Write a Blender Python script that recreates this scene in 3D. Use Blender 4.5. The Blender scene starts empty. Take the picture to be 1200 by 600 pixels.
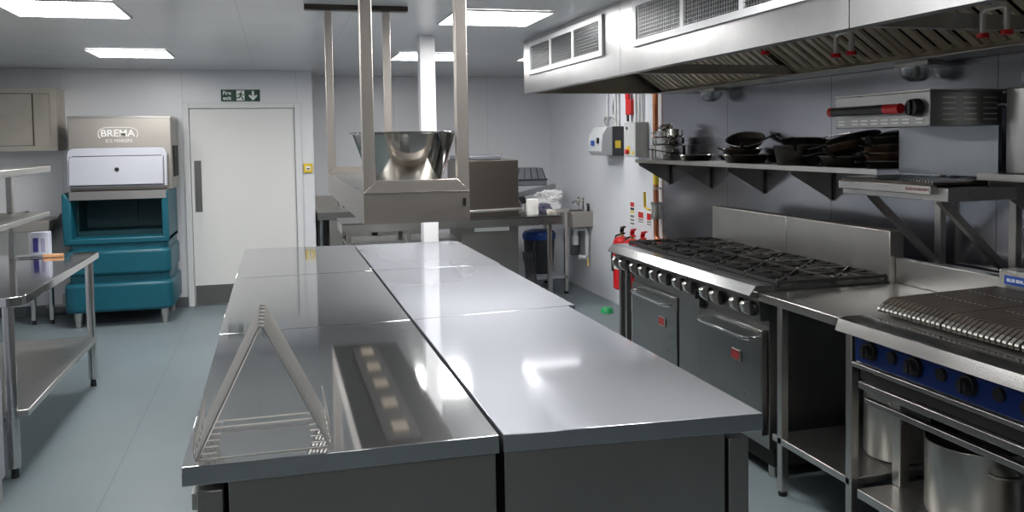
import bpy, math, random
from mathutils import Vector, Matrix
random.seed(7)
C = bpy.context.scene.collection
R = math.radians
OFF = {}

# ------------------------------------------------------------------ helpers
class M:
    def __init__(s): s.v = []; s.f = []
    def add(s, vs, fs):
        n = len(s.v); s.v += [tuple(v) for v in vs]; s.f += [tuple(i + n for i in f) for f in fs]; return s
    def hexa(s, b, t):
        return s.add(list(b) + list(t), [(3, 2, 1, 0), (4, 5, 6, 7), (0, 1, 5, 4), (1, 2, 6, 5), (2, 3, 7, 6), (3, 0, 4, 7)])
    def box(s, x0, y0, z0, x1, y1, z1):
        return s.hexa([(x0, y0, z0), (x1, y0, z0), (x1, y1, z0), (x0, y1, z0)], [(x0, y0, z1), (x1, y0, z1), (x1, y1, z1), (x0, y1, z1)])
    def bar(s, p0, p1, w, h, up=(0, 0, 1)):
        p0 = Vector(p0); p1 = Vector(p1); d = (p1 - p0).normalized(); up = Vector(up)
        a = d.cross(up)
        if a.length < 1e-4: a = d.cross(Vector((1, 0, 0)))
        a.normalize(); b = a.cross(d).normalized()
        q = [a * w / 2 * i + b * h / 2 * j for i, j in ((-1, -1), (1, -1), (1, 1), (-1, 1))]
        return s.hexa([p0 + k for k in q], [p1 + k for k in q])
    def prism(s, poly, ax, lo, hi):
        n = len(poly)
        def P(u, w, t): return {'x': (t, u, w), 'y': (u, t, w), 'z': (u, w, t)}[ax]
        vs = [P(u, w, lo) for u, w in poly] + [P(u, w, hi) for u, w in poly]
        fs = [tuple(range(n))[::-1], tuple(range(n, 2 * n))] + [(i, (i + 1) % n, n + (i + 1) % n, n + i) for i in range(n)]
        return s.add(vs, fs)
    def cyl(s, p0, p1, r0, r1=None, n=16, cap=True):
        r1 = r0 if r1 is None else r1
        p0 = Vector(p0); p1 = Vector(p1); d = (p1 - p0).normalized()
        a = d.orthogonal().normalized(); b = d.cross(a)
        vs = [p + (a * math.cos(2 * math.pi * i / n) + b * math.sin(2 * math.pi * i / n)) * r for p, r in ((p0, r0), (p1, r1)) for i in range(n)]
        fs = [(i, (i + 1) % n, n + (i + 1) % n, n + i) for i in range(n)]
        if cap: fs += [tuple(range(n))[::-1], tuple(range(n, 2 * n))]
        return s.add(vs, fs)
    def tube(s, pts, r, n=8, closed=False):
        pts = [Vector(p) for p in pts]; m = len(pts); vs = []; prev = None
        for i, p in enumerate(pts):
            if closed: d = pts[(i + 1) % m] - pts[i - 1]
            else: d = pts[min(i + 1, m - 1)] - pts[max(i - 1, 0)]
            d.normalize()
            if prev is None: a = d.orthogonal().normalized()
            else:
                a = prev - d * prev.dot(d)
                a = a.normalized() if a.length > 1e-5 else d.orthogonal().normalized()
            prev = a; b = d.cross(a)
            vs += [p + (a * math.cos(2 * math.pi * k / n) + b * math.sin(2 * math.pi * k / n)) * r for k in range(n)]
        fs = [(i * n + k, i * n + (k + 1) % n, ((i + 1) % m) * n + (k + 1) % n, ((i + 1) % m) * n + k) for i in range(m if closed else m - 1) for k in range(n)]
        if not closed: fs += [tuple(range(n))[::-1], tuple(range((m - 1) * n, m * n))]
        return s.add(vs, fs)
    def lathe(s, c, prof, n=28):
        c = Vector(c); vs = []; m = len(prof)
        for r, z in prof:
            vs += [c + Vector((r * math.cos(2 * math.pi * k / n), r * math.sin(2 * math.pi * k / n), z)) for k in range(n)]
        fs = [(i * n + k, i * n + (k + 1) % n, (i + 1) * n + (k + 1) % n, (i + 1) * n + k) for i in range(m - 1) for k in range(n)]
        return s.add(vs, fs)
    def disc(s, c, r, n=20, normal=(0, 0, 1)):
        d = Vector(normal).normalized(); a = d.orthogonal().normalized(); b = d.cross(a); c = Vector(c)
        return s.add([c + (a * math.cos(2 * math.pi * i / n) + b * math.sin(2 * math.pi * i / n)) * r for i in range(n)], [tuple(range(n))])
    def build(s, name, mat, parent=None, bevel=0, smooth=True, seg=2, recalc=False):
        me = bpy.data.meshes.new(name)
        if parent is None:
            xs, ys, zs = zip(*s.v); off = Vector(((min(xs) + max(xs)) / 2, (min(ys) + max(ys)) / 2, min(zs)))
        else: off = OFF[parent]
        me.from_pydata([Vector(v) - off for v in s.v], [], s.f)
        if recalc:
            import bmesh
            b = bmesh.new(); b.from_mesh(me); bmesh.ops.recalc_face_normals(b, faces=b.faces); b.to_mesh(me); b.free()
        me.materials.append(mat); me.update()
        if smooth:
            me.shade_smooth(); me.set_sharp_from_angle(angle=R(32))
        o = bpy.data.objects.new(name, me); C.objects.link(o); OFF[o] = off.copy()
        if parent is None: o.location = off
        else: o.parent = parent
        if bevel:
            b = o.modifiers.new('bevel', 'BEVEL'); b.width = bevel; b.segments = seg; b.limit_method = 'ANGLE'; b.angle_limit = R(40)
        return o

def thing(name, label, cat, loc, group=None, local=False, rot=None):
    o = bpy.data.objects.new(name, None); C.objects.link(o); o.location = loc; o.empty_display_size = .05
    o['label'] = label; o['category'] = cat
    if group: o['group'] = group
    if rot: o.rotation_euler = rot
    OFF[o] = Vector((0, 0, 0)) if local else Vector(loc)
    return o
def tag(o, label, cat, group=None):
    o['label'] = label; o['category'] = cat
    if group: o['group'] = group
    return o
def struct(o): o['kind'] = 'structure'; return o
def dup(o, loc=None, label=None, parent=None):
    c = o.copy(); C.objects.link(c); c.parent = parent; OFF[c] = OFF.get(o, Vector())
    for ch in list(o.children): dup(ch, parent=c)
    if loc is not None: c.location = loc
    if label: c['label'] = label
    return c
def text(s, size, loc, rot, mat, parent, name='lettering', extrude=.0006, align='CENTER', sx=1, bold=0):
    cu = bpy.data.curves.new(name, 'FONT'); cu.body = s; cu.size = size; cu.align_x = align; cu.align_y = 'CENTER'
    cu.extrude = extrude; cu.offset = bold; cu.materials.append(mat)
    o = bpy.data.objects.new(name, cu); C.objects.link(o); o.parent = parent
    dg = bpy.context.evaluated_depsgraph_get(); me = bpy.data.meshes.new_from_object(o.evaluated_get(dg)); bpy.data.objects.remove(o)
    o = bpy.data.objects.new(name, me); C.objects.link(o); o.parent = parent
    o.location = Vector(loc) - OFF[parent]; o.rotation_euler = rot; o.scale = (sx, 1, 1); OFF[o] = Vector(loc); return o
def arc(c, r, a0, a1, n, plane='xz', y=0):
    out = []
    for i in range(n + 1):
        a = R(a0 + (a1 - a0) * i / n); u, w = c[0] + r * math.cos(a), c[1] + r * math.sin(a)
        out.append({'xz': (u, y, w), 'yz': (y, u, w), 'xy': (u, w, y)}[plane])
    return out

# ------------------------------------------------------------------ materials
def nodes(name):
    m = bpy.data.materials.new(name); m.use_nodes = True; nt = m.node_tree
    return m, nt, nt.nodes['Principled BSDF']
def plain(name, col, rough=.5, metal=0, noise=0, nscale=8, spec=None, coat=0, bump=0, bscale=60):
    m, nt, b = nodes(name)
    b.inputs['Base Color'].default_value = (*col, 1); b.inputs['Roughness'].default_value = rough; b.inputs['Metallic'].default_value = metal
    if spec is not None: b.inputs['Specular IOR Level'].default_value = spec
    if coat: b.inputs['Coat Weight'].default_value = coat
    tc = nt.nodes.new('ShaderNodeTexCoord')
    if noise:
        n = nt.nodes.new('ShaderNodeTexNoise'); n.inputs['Scale'].default_value = nscale; n.inputs['Detail'].default_value = 4
        nt.links.new(tc.outputs['Object'], n.inputs['Vector'])
        r = nt.nodes.new('ShaderNodeMapRange'); r.inputs['From Min'].default_value = .3; r.inputs['From Max'].default_value = .7
        r.inputs['To Min'].default_value = 1 - noise; r.inputs['To Max'].default_value = 1 + noise
        nt.links.new(n.outputs['Fac'], r.inputs['Value'])
        mx = nt.nodes.new('ShaderNodeVectorMath'); mx.operation = 'SCALE'; mx.inputs[0].default_value = col
        nt.links.new(r.outputs['Result'], mx.inputs['Scale']); nt.links.new(mx.outputs['Vector'], b.inputs['Base Color'])
    if bump:
        n = nt.nodes.new('ShaderNodeTexNoise'); n.inputs['Scale'].default_value = bscale; nt.links.new(tc.outputs['Object'], n.inputs['Vector'])
        bp = nt.nodes.new('ShaderNodeBump'); bp.inputs['Strength'].default_value = bump; bp.inputs['Distance'].default_value = .002
        nt.links.new(n.outputs['Fac'], bp.inputs['Height']); nt.links.new(bp.outputs['Normal'], b.inputs['Normal'])
    return m
def steel(name, col=(.56, .555, .54), rough=.28, axis='y', brush=.05, wob=0, dirt=.06, aniso=0):
    """brushed stainless: fine streaks along one axis vary the roughness, broad smears vary the tone"""
    m, nt, b = nodes(name); L = nt.links.new
    b.inputs['Metallic'].default_value = 1
    tc = nt.nodes.new('ShaderNodeTexCoord'); mp = nt.nodes.new('ShaderNodeMapping')
    sc = {'x': (1.2, 90, 90), 'y': (90, 1.2, 90), 'z': (90, 90, 1.2)}[axis]
    mp.inputs['Scale'].default_value = sc; L(tc.outputs['Object'], mp.inputs['Vector'])
    n = nt.nodes.new('ShaderNodeTexNoise'); n.inputs['Scale'].default_value = 1.5; n.inputs['Detail'].default_value = 3; L(mp.outputs['Vector'], n.inputs['Vector'])
    n2 = nt.nodes.new('ShaderNodeTexNoise'); n2.inputs['Scale'].default_value = 3; n2.inputs['Detail'].default_value = 5; n2.inputs['Roughness'].default_value = .6; L(tc.outputs['Object'], n2.inputs['Vector'])
    a = nt.nodes.new('ShaderNodeMath'); a.operation = 'MULTIPLY_ADD'; a.inputs[1].default_value = brush * 2; a.inputs[2].default_value = rough - brush
    L(n.outputs['Fac'], a.inputs[0])
    a2 = nt.nodes.new('ShaderNodeMath'); a2.operation = 'MULTIPLY_ADD'; a2.inputs[1].default_value = brush * 2; L(n2.outputs['Fac'], a2.inputs[0]); 
    a3 = nt.nodes.new('ShaderNodeMath'); a3.operation = 'SUBTRACT'; a3.inputs[1].default_value = brush; L(a.outputs[0], a3.inputs[0]); L(a3.outputs[0], a2.inputs[2])
    L(a2.outputs[0], b.inputs['Roughness'])
    r = nt.nodes.new('ShaderNodeMapRange'); r.inputs['From Min'].default_value = .3; r.inputs['From Max'].default_value = .7; r.inputs['To Min'].default_value = 1 - dirt; r.inputs['To Max'].default_value = 1 + dirt
    L(n2.outputs['Fac'], r.inputs['Value'])
    mx = nt.nodes.new('ShaderNodeVectorMath'); mx.operation = 'SCALE'; mx.inputs[0].default_value = col; L(r.outputs['Result'], mx.inputs['Scale']); L(mx.outputs['Vector'], b.inputs['Base Color'])
    if wob:
        n3 = nt.nodes.new('ShaderNodeTexNoise'); n3.inputs['Scale'].default_value = 2.2; n3.inputs['Detail'].default_value = 1; L(tc.outputs['Object'], n3.inputs['Vector'])
        bp = nt.nodes.new('ShaderNodeBump'); bp.inputs['Strength'].default_value = wob; bp.inputs['Distance'].default_value = .02
        L(n3.outputs['Fac'], bp.inputs['Height']); L(bp.outputs['Normal'], b.inputs['Normal'])
    return m
def panelled(name, col, rough, axis, first, pitch, width=.006, dark=.8, noise=.03, second=None, spec=.5, metal=0):
    """sheet material with straight joints every `pitch` metres along one world axis"""
    m, nt, b = nodes(name); L = nt.links.new
    g = nt.nodes.new('ShaderNodeNewGeometry'); sp = nt.nodes.new('ShaderNodeSeparateXYZ'); L(g.outputs['Position'], sp.inputs[0])
    def seam(ax, first, pitch):
        s = nt.nodes.new('ShaderNodeMath'); s.operation = 'SUBTRACT'; s.inputs[1].default_value = first - pitch * 40 + pitch / 2; L(sp.outputs[ax.upper()], s.inputs[0])
        mo = nt.nodes.new('ShaderNodeMath'); mo.operation = 'MODULO'; mo.inputs[1].default_value = pitch; L(s.outputs[0], mo.inputs[0])
        d = nt.nodes.new('ShaderNodeMath'); d.operation = 'SUBTRACT'; d.inputs[1].default_value = pitch / 2; L(mo.outputs[0], d.inputs[0])
        ab = nt.nodes.new('ShaderNodeMath'); ab.operation = 'ABSOLUTE'; L(d.outputs[0], ab.inputs[0])
        lt = nt.nodes.new('ShaderNodeMath'); lt.operation = 'LESS_THAN'; lt.inputs[1].default_value = width / 2; L(ab.outputs[0], lt.inputs[0]); return lt.outputs[0]
    fac = seam(axis, first, pitch)
    if second:
        f2 = seam(*second); mxx = nt.nodes.new('ShaderNodeMath'); mxx.operation = 'MAXIMUM'; L(fac, mxx.inputs[0]); L(f2, mxx.inputs[1]); fac = mxx.outputs[0]
    n = nt.nodes.new('ShaderNodeTexNoise'); n.inputs['Scale'].default_value = 1.3; n.inputs['Detail'].default_value = 6; L(g.outputs['Position'], n.inputs['Vector'])
    r = nt.nodes.new('ShaderNodeMapRange'); r.inputs['From Min'].default_value = .3; r.inputs['From Max'].default_value = .7; r.inputs['To Min'].default_value = 1 - noise; r.inputs['To Max'].default_value = 1 + noise; L(n.outputs['Fac'], r.inputs['Value'])
    k = nt.nodes.new('ShaderNodeMath'); k.operation = 'MULTIPLY_ADD'; k.inputs[1].default_value = dark - 1; k.inputs[2].default_value = 1; L(fac, k.inputs[0])
    k2 = nt.nodes.new('ShaderNodeMath'); k2.operation = 'MULTIPLY'; L(k.outputs[0], k2.inputs[0]); L(r.outputs['Result'], k2.inputs[1])
    mx = nt.nodes.new('ShaderNodeVectorMath'); mx.operation = 'SCALE'; mx.inputs[0].default_value = col; L(k2.outputs[0], mx.inputs['Scale']); L(mx.outputs['Vector'], b.inputs['Base Color'])
    b.inputs['Roughness'].default_value = rough; b.inputs['Specular IOR Level'].default_value = spec; b.inputs['Metallic'].default_value = metal
    return m
def glow(name, col, s):
    m, nt, b = nodes(name); b.inputs['Base Color'].default_value = (*col, 1); b.inputs['Emission Color'].default_value = (*col, 1); b.inputs['Emission Strength'].default_value = s; return m

TOP = steel('steel_worktop', (.60, .61, .62), .085, 'y', .02, wob=.035, dirt=.04)
def hazy(name, col, r0, r1, fac):
    m = steel(name, col, r0, 'y', .012, wob=.02, dirt=.03); nt = m.node_tree; b = nt.nodes['Principled BSDF']
    g = nt.nodes.new('ShaderNodeBsdfAnisotropic'); g.inputs['Color'].default_value = (*col, 1); g.inputs['Roughness'].default_value = r1
    mx = nt.nodes.new('ShaderNodeMixShader'); n = nt.nodes.new('ShaderNodeTexNoise'); n.inputs['Scale'].default_value = .9; n.inputs['Detail'].default_value = 0
    ge = nt.nodes.new('ShaderNodeNewGeometry'); nt.links.new(ge.outputs['Position'], n.inputs['Vector'])
    r = nt.nodes.new('ShaderNodeMapRange'); r.inputs['From Min'].default_value = 0; r.inputs['From Max'].default_value = 1; r.inputs['To Min'].default_value = fac * .3; r.inputs['To Max'].default_value = fac * 1.7
    nt.links.new(n.outputs['Fac'], r.inputs['Value']); nt.links.new(r.outputs['Result'], mx.inputs['Fac'])
    nt.links.new(b.outputs[0], mx.inputs[1]); nt.links.new(g.outputs[0], mx.inputs[2]); nt.links.new(mx.outputs[0], nt.nodes['Material Output'].inputs['Surface']); return m
TOPL = hazy('steel_worktop_clean', (.60, .61, .62), .06, .42, .12)
TOPR = hazy('steel_worktop_scoured', (.56, .58, .63), .075, .46, .34)
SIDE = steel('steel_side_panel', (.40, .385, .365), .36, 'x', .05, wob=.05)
STL = steel('steel_brushed', (.56, .55, .53), .3, 'y', .05)
STV = steel('steel_brushed_vertical', (.55, .535, .51), .3, 'z', .05)
GANR = steel('steel_gantry_rail', (.62, .575, .54), .42, 'x', .06)
GAN = steel('steel_gantry', (.60, .555, .52), .42, 'z', .06)
HOOD = steel('steel_hood', (.41, .41, .415), .30, 'z', .025, wob=.22, dirt=.12)
HOODIN = steel('steel_hood_inside', (.52, .49, .44), .4, 'x', .06)
BAFF = plain('baffle_steel', (.68, .62, .50), .36, .75, noise=.08, nscale=5)
DKSTL = steel('steel_dark_range', (.30, .30, .295), .3, 'y', .05)
CHAR = steel('steel_stained_dark', (.10, .088, .078), .52, 'y', .08, dirt=.3)
KNOB = plain('satin_chrome', (.75, .73, .70), .22, .9)
LOUV = steel('steel_louvre', (.33, .34, .35), .4, 'y', .05)
RAIL = steel('steel_rail', (.46, .46, .46), .17, 'y', .03)
WIRE = plain('nickel_wire', (.72, .70, .67), .38, .75)
GRATE = plain('grate_iron', (.040, .032, .026), .5, .15, noise=.35, nscale=9)
CHROME = plain('chrome', (.85, .85, .84), .08, 1)
POL = plain('polished_steel', (.66, .64, .60), .1, 1, noise=.06, nscale=4)
TUBE = steel('steel_tube', (.62, .62, .62), .2, 'z', .04)
POTB = steel('steel_pot_bright', (.72, .71, .69), .38, 'z', .06)
POT = steel('aluminium_pot', (.50, .49, .46), .34, 'x', .06, dirt=.12)
BLACK = plain('black_plastic', (.012, .012, .013), .35)
BLACKM = plain('matt_black', (.008, .008, .008), .7)
IRON = plain('cast_iron', (.014, .013, .013), .5, noise=.3, nscale=30)
PAN = plain('black_pan', (.05, .045, .04), .28, .7, noise=.4, nscale=14)
PANIN = plain('worn_pan_inside', (.12, .10, .085), .35, .8, noise=.4, nscale=10)
PANRIM = plain('pan_rim_highlight', (.50, .48, .45), .25, .9)  # pale colour stands in for the highlights along the pan rims
PANBR = plain('burnt_pan', (.10, .06, .035), .4, .5, noise=.5, nscale=12)
RED = plain('red_paint', (.55, .012, .015), .3)
REDB = plain('red_badge', (.36, .02, .025), .4)
TEAL = plain('teal_plastic', (.002, .088, .128), .42, noise=.08, nscale=5, bump=.1, bscale=25)
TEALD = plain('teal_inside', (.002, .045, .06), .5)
WHITEP = plain('white_plastic', (.37, .38, .43), .45)
WALLM = panelled('wall_panel', (.70, .71, .74), .32, 'x', -.277, 1.1, .008, .86, .03)
WALLR = panelled('wall_panel_right', (.72, .74, .79), .32, 'y', 6.0, 1.2, .006, .93, .03)
CEIL = panelled('ceiling_panel', (.63, .65, .655), .22, 'x', -.68, .63, .006, .86, .03, second=('y', 2.0, 2.4))
CLAD = panelled('steel_cladding', (.40, .41, .46), .2, 'y', 1.216, 1.205, .007, .45, .08, metal=1)
FLOOR = panelled('safety_vinyl', (.165, .203, .22), .42, 'x', -1.305, 2.0, .008, .78, .06, spec=.35)
DOORM = plain('door_white', (.71, .71, .70), .4)
FRAME = plain('frame_white', (.68, .69, .70), .4)
SATIN = plain('satin_plate', (.16, .16, .16), .4, .7)
COPPER = plain('copper', (.50, .19, .09), .28, 1, noise=.15, nscale=12)
BRASS = plain('brass', (.55, .40, .16), .35, 1)
YEL = plain('yellow', (.72, .52, .03), .4)
GREEN = plain('sign_green', (.008, .055, .035), .45)
GRN2 = plain('green_plastic', (.01, .32, .10), .4)
SIGNW = plain('sign_white', (.80, .84, .82), .5)
BLUE = plain('blue_enamel', (.004, .018, .11), .3)
BLUEP = plain('blue_plastic', (.01, .06, .30), .4)
GREYP = plain('grey_plastic', (.13, .137, .16), .5)
GREYB = plain('grey_enclosure', (.34, .36, .34), .45)
DGREY = plain('dark_grey', (.03, .032, .036), .5)
BAG = plain('white_bag', (.68, .68, .70), .5, bump=.6, bscale=40)
PRINT = plain('printed_bag', (.10, .10, .17), .5, noise=.7, nscale=40)
WOOD = plain('wood_handle', (.50, .26, .13), .5, noise=.15, nscale=30)
CARD = plain('carton_white', (.55, .58, .68), .5)
CERAM = plain('ceramic_heater', (.78, .64, .47), .6)
PIPEW = plain('white_waste_pipe', (.72, .73, .75), .35)
LIGHT = glow('led_panel', (1, .985, .96), 34)
GLASS, _nt, _b = nodes('lamp_glass')
_tr = _nt.nodes.new('ShaderNodeBsdfTransparent'); _gl = _nt.nodes.new('ShaderNodeBsdfGlossy'); _gl.inputs['Roughness'].default_value = .08
_fr = _nt.nodes.new('ShaderNodeLayerWeight'); _fr.inputs['Blend'].default_value = .45; _mx = _nt.nodes.new('ShaderNodeMixShader')
_tr.inputs['Color'].default_value = (.88, .9, .9, 1)
_nt.links.new(_fr.outputs['Facing'], _mx.inputs['Fac']); _nt.links.new(_tr.outputs[0], _mx.inputs[1]); _nt.links.new(_gl.outputs[0], _mx.inputs[2]); _nt.links.new(_mx.outputs[0], _nt.nodes['Material Output'].inputs['Surface'])

# ------------------------------------------------------------------ the setting
ZC = 2.367
XR, XL, YB, YF, YD = 2.69, -3.7, 7.9, -3.6, 7.146
struct(M().box(XL - .1, YF - .1, -.1, XR + .1, YB + .1, 0).build('floor', FLOOR, smooth=False))
struct(M().box(XL - .1, YF - .1, ZC, XR + .1, YB + .1, ZC + .1).build('ceiling', CEIL, smooth=False))
struct(M().box(XR, YF, 0, XR + .1, YB, ZC).build('wall_right', WALLR, smooth=False))
struct(M().box(XL - .1, YF, 0, XL, YB, ZC).build('wall_left', WALLR, smooth=False))
struct(M().box(XL, YF - .1, 0, XR, YF, ZC).build('wall_front', plain('wall_front_grey', (.26, .24, .22), .5), smooth=False))
struct(M().box(-.119, YB, 0, XR, YB + .1, ZC).build('wall_back', WALLM, smooth=False))
# door wall with an opening
DX0, DX1, DZ = -1.322, -.303, 1.985
w = M().box(XL, YD, 0, DX0, YB, ZC).box(DX1, YD, 0, -.119, YB, ZC).box(DX0, YD, DZ, DX1, YB, ZC)
struct(w.build('wall_door', WALLM, smooth=False))
d = struct(M().box(DX0 + .004, YD + .012, .004, DX1 - .004, YD + .06, DZ - .003).build('door_1', DOORM, bevel=.002))
M().box(DX0 + .035, YD + .004, .95, DX0 + .10, YD + .012, 1.462).build('push_plate', SATIN, d, bevel=.001)
M().box(DX0 + .012, YD + .006, .01, DX1 - .012, YD + .012, .205).build('kick_plate', SATIN, d)
f = M().box(DX0 - .055, YD - .018, 0, DX0 - .0, YD - .001, DZ + .055).box(DX1, YD - .018, 0, DX1 + .065, YD - .001, DZ + .055).box(DX0, YD - .018, DZ, DX1, YD - .001, DZ + .055)
struct(f.build('trim_1', FRAME, bevel=.003))
struct(M().box(XR - .008, 4.75, 0, XR - .001, YB, .015).build('baseboard_right', plain('cove_seal', (.6, .6, .62), .5)))
struct(M().box(XL, YD - .012, 0, DX0 - .06, YD - .001, .1).build('baseboard_back', plain('cove_grey', (.10, .115, .125), .5)))
# steel cladding behind the cookline
struct(M().box(2.66, YF + .01, 0.001, XR - .001, 4.72, ZC - .001).build('wall_cladding', CLAD, smooth=False))
# white column at the end of the worktops
struct(M().box(.503, 4.09, 0, .613, 4.20, ZC - .001).build('trim_2', plain('column_white', (.90, .90, .92), .35), bevel=.004))

# ceiling lights
def ceil_light(x, y, label, mat=None):
    t = thing('ceiling_light', label, 'ceiling light', (x, y, ZC - .012), 'led panels in the ceiling')
    s = .285
    m = M()
    for a, b, c, e in ((-s - .012, -s - .012, s + .012, -s), (-s - .012, s, s + .012, s + .012), (-s - .012, -s, -s, s), (s, -s, s + .012, s)):
        m.box(x + a, y + b, ZC - .012, x + c, y + e, ZC - .001)
    m.build('frame', FRAME, t, smooth=False)
    M().box(x - s, y - s, ZC - .009, x + s, y + s, ZC - .002).build('diffuser', mat or LIGHT, t, smooth=False)
ceil_light(-1.575, 3.18, 'square white led ceiling panel cut by the top left edge of the photo')
ceil_light(-1.59, 5.53, 'square white led ceiling panel above the ice machine and fire exit door')
ceil_light(.805, 3.15, 'square white led ceiling panel nearest the extraction hood, beside the steel posts')
ceil_light(.81, 5.53, 'small square white led ceiling panel seen behind the white column')
ceil_light(1.97, 5.46, 'white led ceiling panel hidden behind the hood, seen mirrored in the worktop', glow('led_panel_dim', (1, .985, .96), 9))
ceil_light(-1.575, .55, 'white led ceiling panel over the near end of the worktops, left')
ceil_light(.805, .55, 'white led ceiling panel over the near end of the worktops, right')

ceil_light(-.4, -2.2, 'unseen white fill panel added behind the viewer', glow('fill_panel_rear', (1, .985, .96), 12))  # fill light added out of view to lift the counter fronts

# ------------------------------------------------------------------ refrigerated counters (two rows of three)
def counter(ci, co, label, door_far):
    """ci = inner (front, back) corners, co = outer (front, back) corners of the worktop"""
    (ix0, iy0), (ix1, iy1) = ci; (ox0, oy0), (ox1, oy1) = co
    sg = 1 if ox0 > ix0 else -1
    def P(u, v, z):       # u metres from the inner edge, v 0..1 front to back
        a = Vector((ix0 + (ix1 - ix0) * v, iy0 + (iy1 - iy0) * v, 0)); b = Vector((ox0 + (ox1 - ox0) * v, oy0 + (oy1 - oy0) * v, 0))
        k = u / (b - a).length; q = a + (b - a) * k; return (q.x, q.y, z)
    W = (Vector((ox0, oy0)) - Vector((ix0, iy0))).length
    def B(m, u0, u1, v0, v1, z0, z1):
        r = [P(u0, v0, 0), P(u1, v0, 0), P(u1, v1, 0), P(u0, v1, 0)]
        if sg < 0: r = r[::-1]
        return m.hexa([(a, b, z0) for a, b, _ in r], [(a, b, z1) for a, b, _ in r])
    c = P(W / 2, .5, 0)
    t = thing('refrigerated_counter', label, 'counter', c, 'back to back refrigerated worktop counters')
    B(M(), 0.001, W, 0.0005, .9985, .873, .917).build('worktop', TOPR if sg > 0 else TOPL, t, bevel=.002)
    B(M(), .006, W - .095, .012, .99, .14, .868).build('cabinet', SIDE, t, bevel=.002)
    B(M(), .03, W - .10, .02, .985, .866, .874).build('gap_shade_strip', BLACKM, t)  # black filler painted as the shade in the gap below the worktop
    for a, b in ((.014, .495), (.505, .986)):
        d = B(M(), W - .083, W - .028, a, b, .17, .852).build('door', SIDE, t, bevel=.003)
        B(M(), W - .028, W - .014, a + .02, b - .02, .80, .84).build('handle', STL, d, bevel=.003)
    for u in (.07, W - .15):
        for v in (.06, .94):
            q = P(u, v, 0)
            M().cyl((q[0], q[1], .005), (q[0], q[1], .145), .022, n=14).cyl((q[0], q[1], 0), (q[0], q[1], .02), .034, .026, n=14).build('leg', TUBE, t)
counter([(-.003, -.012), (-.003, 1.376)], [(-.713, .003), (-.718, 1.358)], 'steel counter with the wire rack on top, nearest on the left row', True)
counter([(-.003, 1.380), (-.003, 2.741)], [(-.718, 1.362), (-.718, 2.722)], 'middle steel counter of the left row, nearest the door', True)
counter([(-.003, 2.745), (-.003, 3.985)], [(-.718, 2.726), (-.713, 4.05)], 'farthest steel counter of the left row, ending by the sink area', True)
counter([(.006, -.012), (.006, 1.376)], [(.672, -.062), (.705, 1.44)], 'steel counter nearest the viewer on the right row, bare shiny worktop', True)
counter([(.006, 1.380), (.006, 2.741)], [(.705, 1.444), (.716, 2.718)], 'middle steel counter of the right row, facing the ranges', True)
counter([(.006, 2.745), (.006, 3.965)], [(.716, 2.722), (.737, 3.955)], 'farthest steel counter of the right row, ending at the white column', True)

# ------------------------------------------------------------------ heated gantry over the counters
gx0, gx1, gy0, gy1, gz0, gz1 = -.223, .132, .876, 2.87, 1.346, 1.449
t = thing('heated_gantry', 'steel heated gantry hung from the ceiling over the worktops', 'gantry', ((gx0 + gx1) / 2, (gy0 + gy1) / 2, gz0))
m = M().box(gx0, gy0, gz0, gx1, gy0 + .003, gz1 - .0065).box(gx0, gy1 - .003, gz0, gx1, gy1, gz1 - .0065).box(gx0, gy0 + .0032, gz0, gx0 + .003, gy1 - .0032, gz1 - .0065).box(gx1 - .003, gy0 + .0032, gz0, gx1, gy1 - .0032, gz1 - .0065)
m.build('tray_side', steel('steel_gantry_tray', (.50, .46, .43), .38, 'x', .06), t)
s = .04
M().box(gx0 + .001, gy0 + .001, gz1 - .006, gx1 - .001, gy1 - .001, gz1 - .002).build('shelf_plate', STL, t)
for y in (gy0, gy1 - s):
    M().prism([(gx0, gz1), (gx1, gz1), (gx1 - s, gz1 + s), (gx0 + s, gz1 + s)], 'y', y, y + s).build('bottom_rail', GANR, t, bevel=.0012)
    for x, sg in ((gx0, 1), (gx1, -1)):
        M().prism([(x, gz1 + .001), (x + sg * s, gz1 + s + .001), (x + sg * s, ZC - .03), (x, ZC - .03)], 'y', y, y + s).build('post', GAN, t, bevel=.003, recalc=True)
for y in (gy0, gy1 - s):
    M().box(gx0 - .105, y - .01, ZC - .028, gx1 + .10, y + .05, ZC - .001).build('ceiling_rail', CHAR, t)
M().box(gx0 + .004, gy0 + .3, gz0 + .006, gx1 - .004, gy1 - .004, gz0 + .02).build('lamp_housing', BLACKM, t)
M().box(gx0 + .004, gy0 + .004, gz0 + .006, gx1 - .004, gy0 + .298, gz0 + .02).build('underside', GAN, t)
M().box(-.125, gy0 + .36, gz0 - .006, .012, gy1 - .15, gz0 + .006).build('reflector', plain('dull_reflector', (.10, .09, .08), .5, .6), t)
for y in (1.37, 1.69, 2.0, 2.31, 2.62):
    h = M().box(-.088, y - .062, gz0 - .016, -.024, y + .062, gz0 - .006).build('heat_lamp', CERAM, t, bevel=.004)
M().box(.108, gy0 - .004, 1.398, .119, gy0, 1.424).build('switch', BLACK, t, bevel=.001)

# big polished bowl on the gantry
b = M().lathe((-.048, 1.13, 1.4475), [(0, 0), (.10, 0), (.118, .004), (.124, .012), (.186, .196), (.196, .200), (.197, .203), (.190, .204), (.183, .198), (.120, .018), (.10, .010), (0, .010)], 48)
tag(b.build('mixing_bowl', POL), 'large polished steel conical mixing bowl standing on the gantry', 'bowl')

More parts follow.
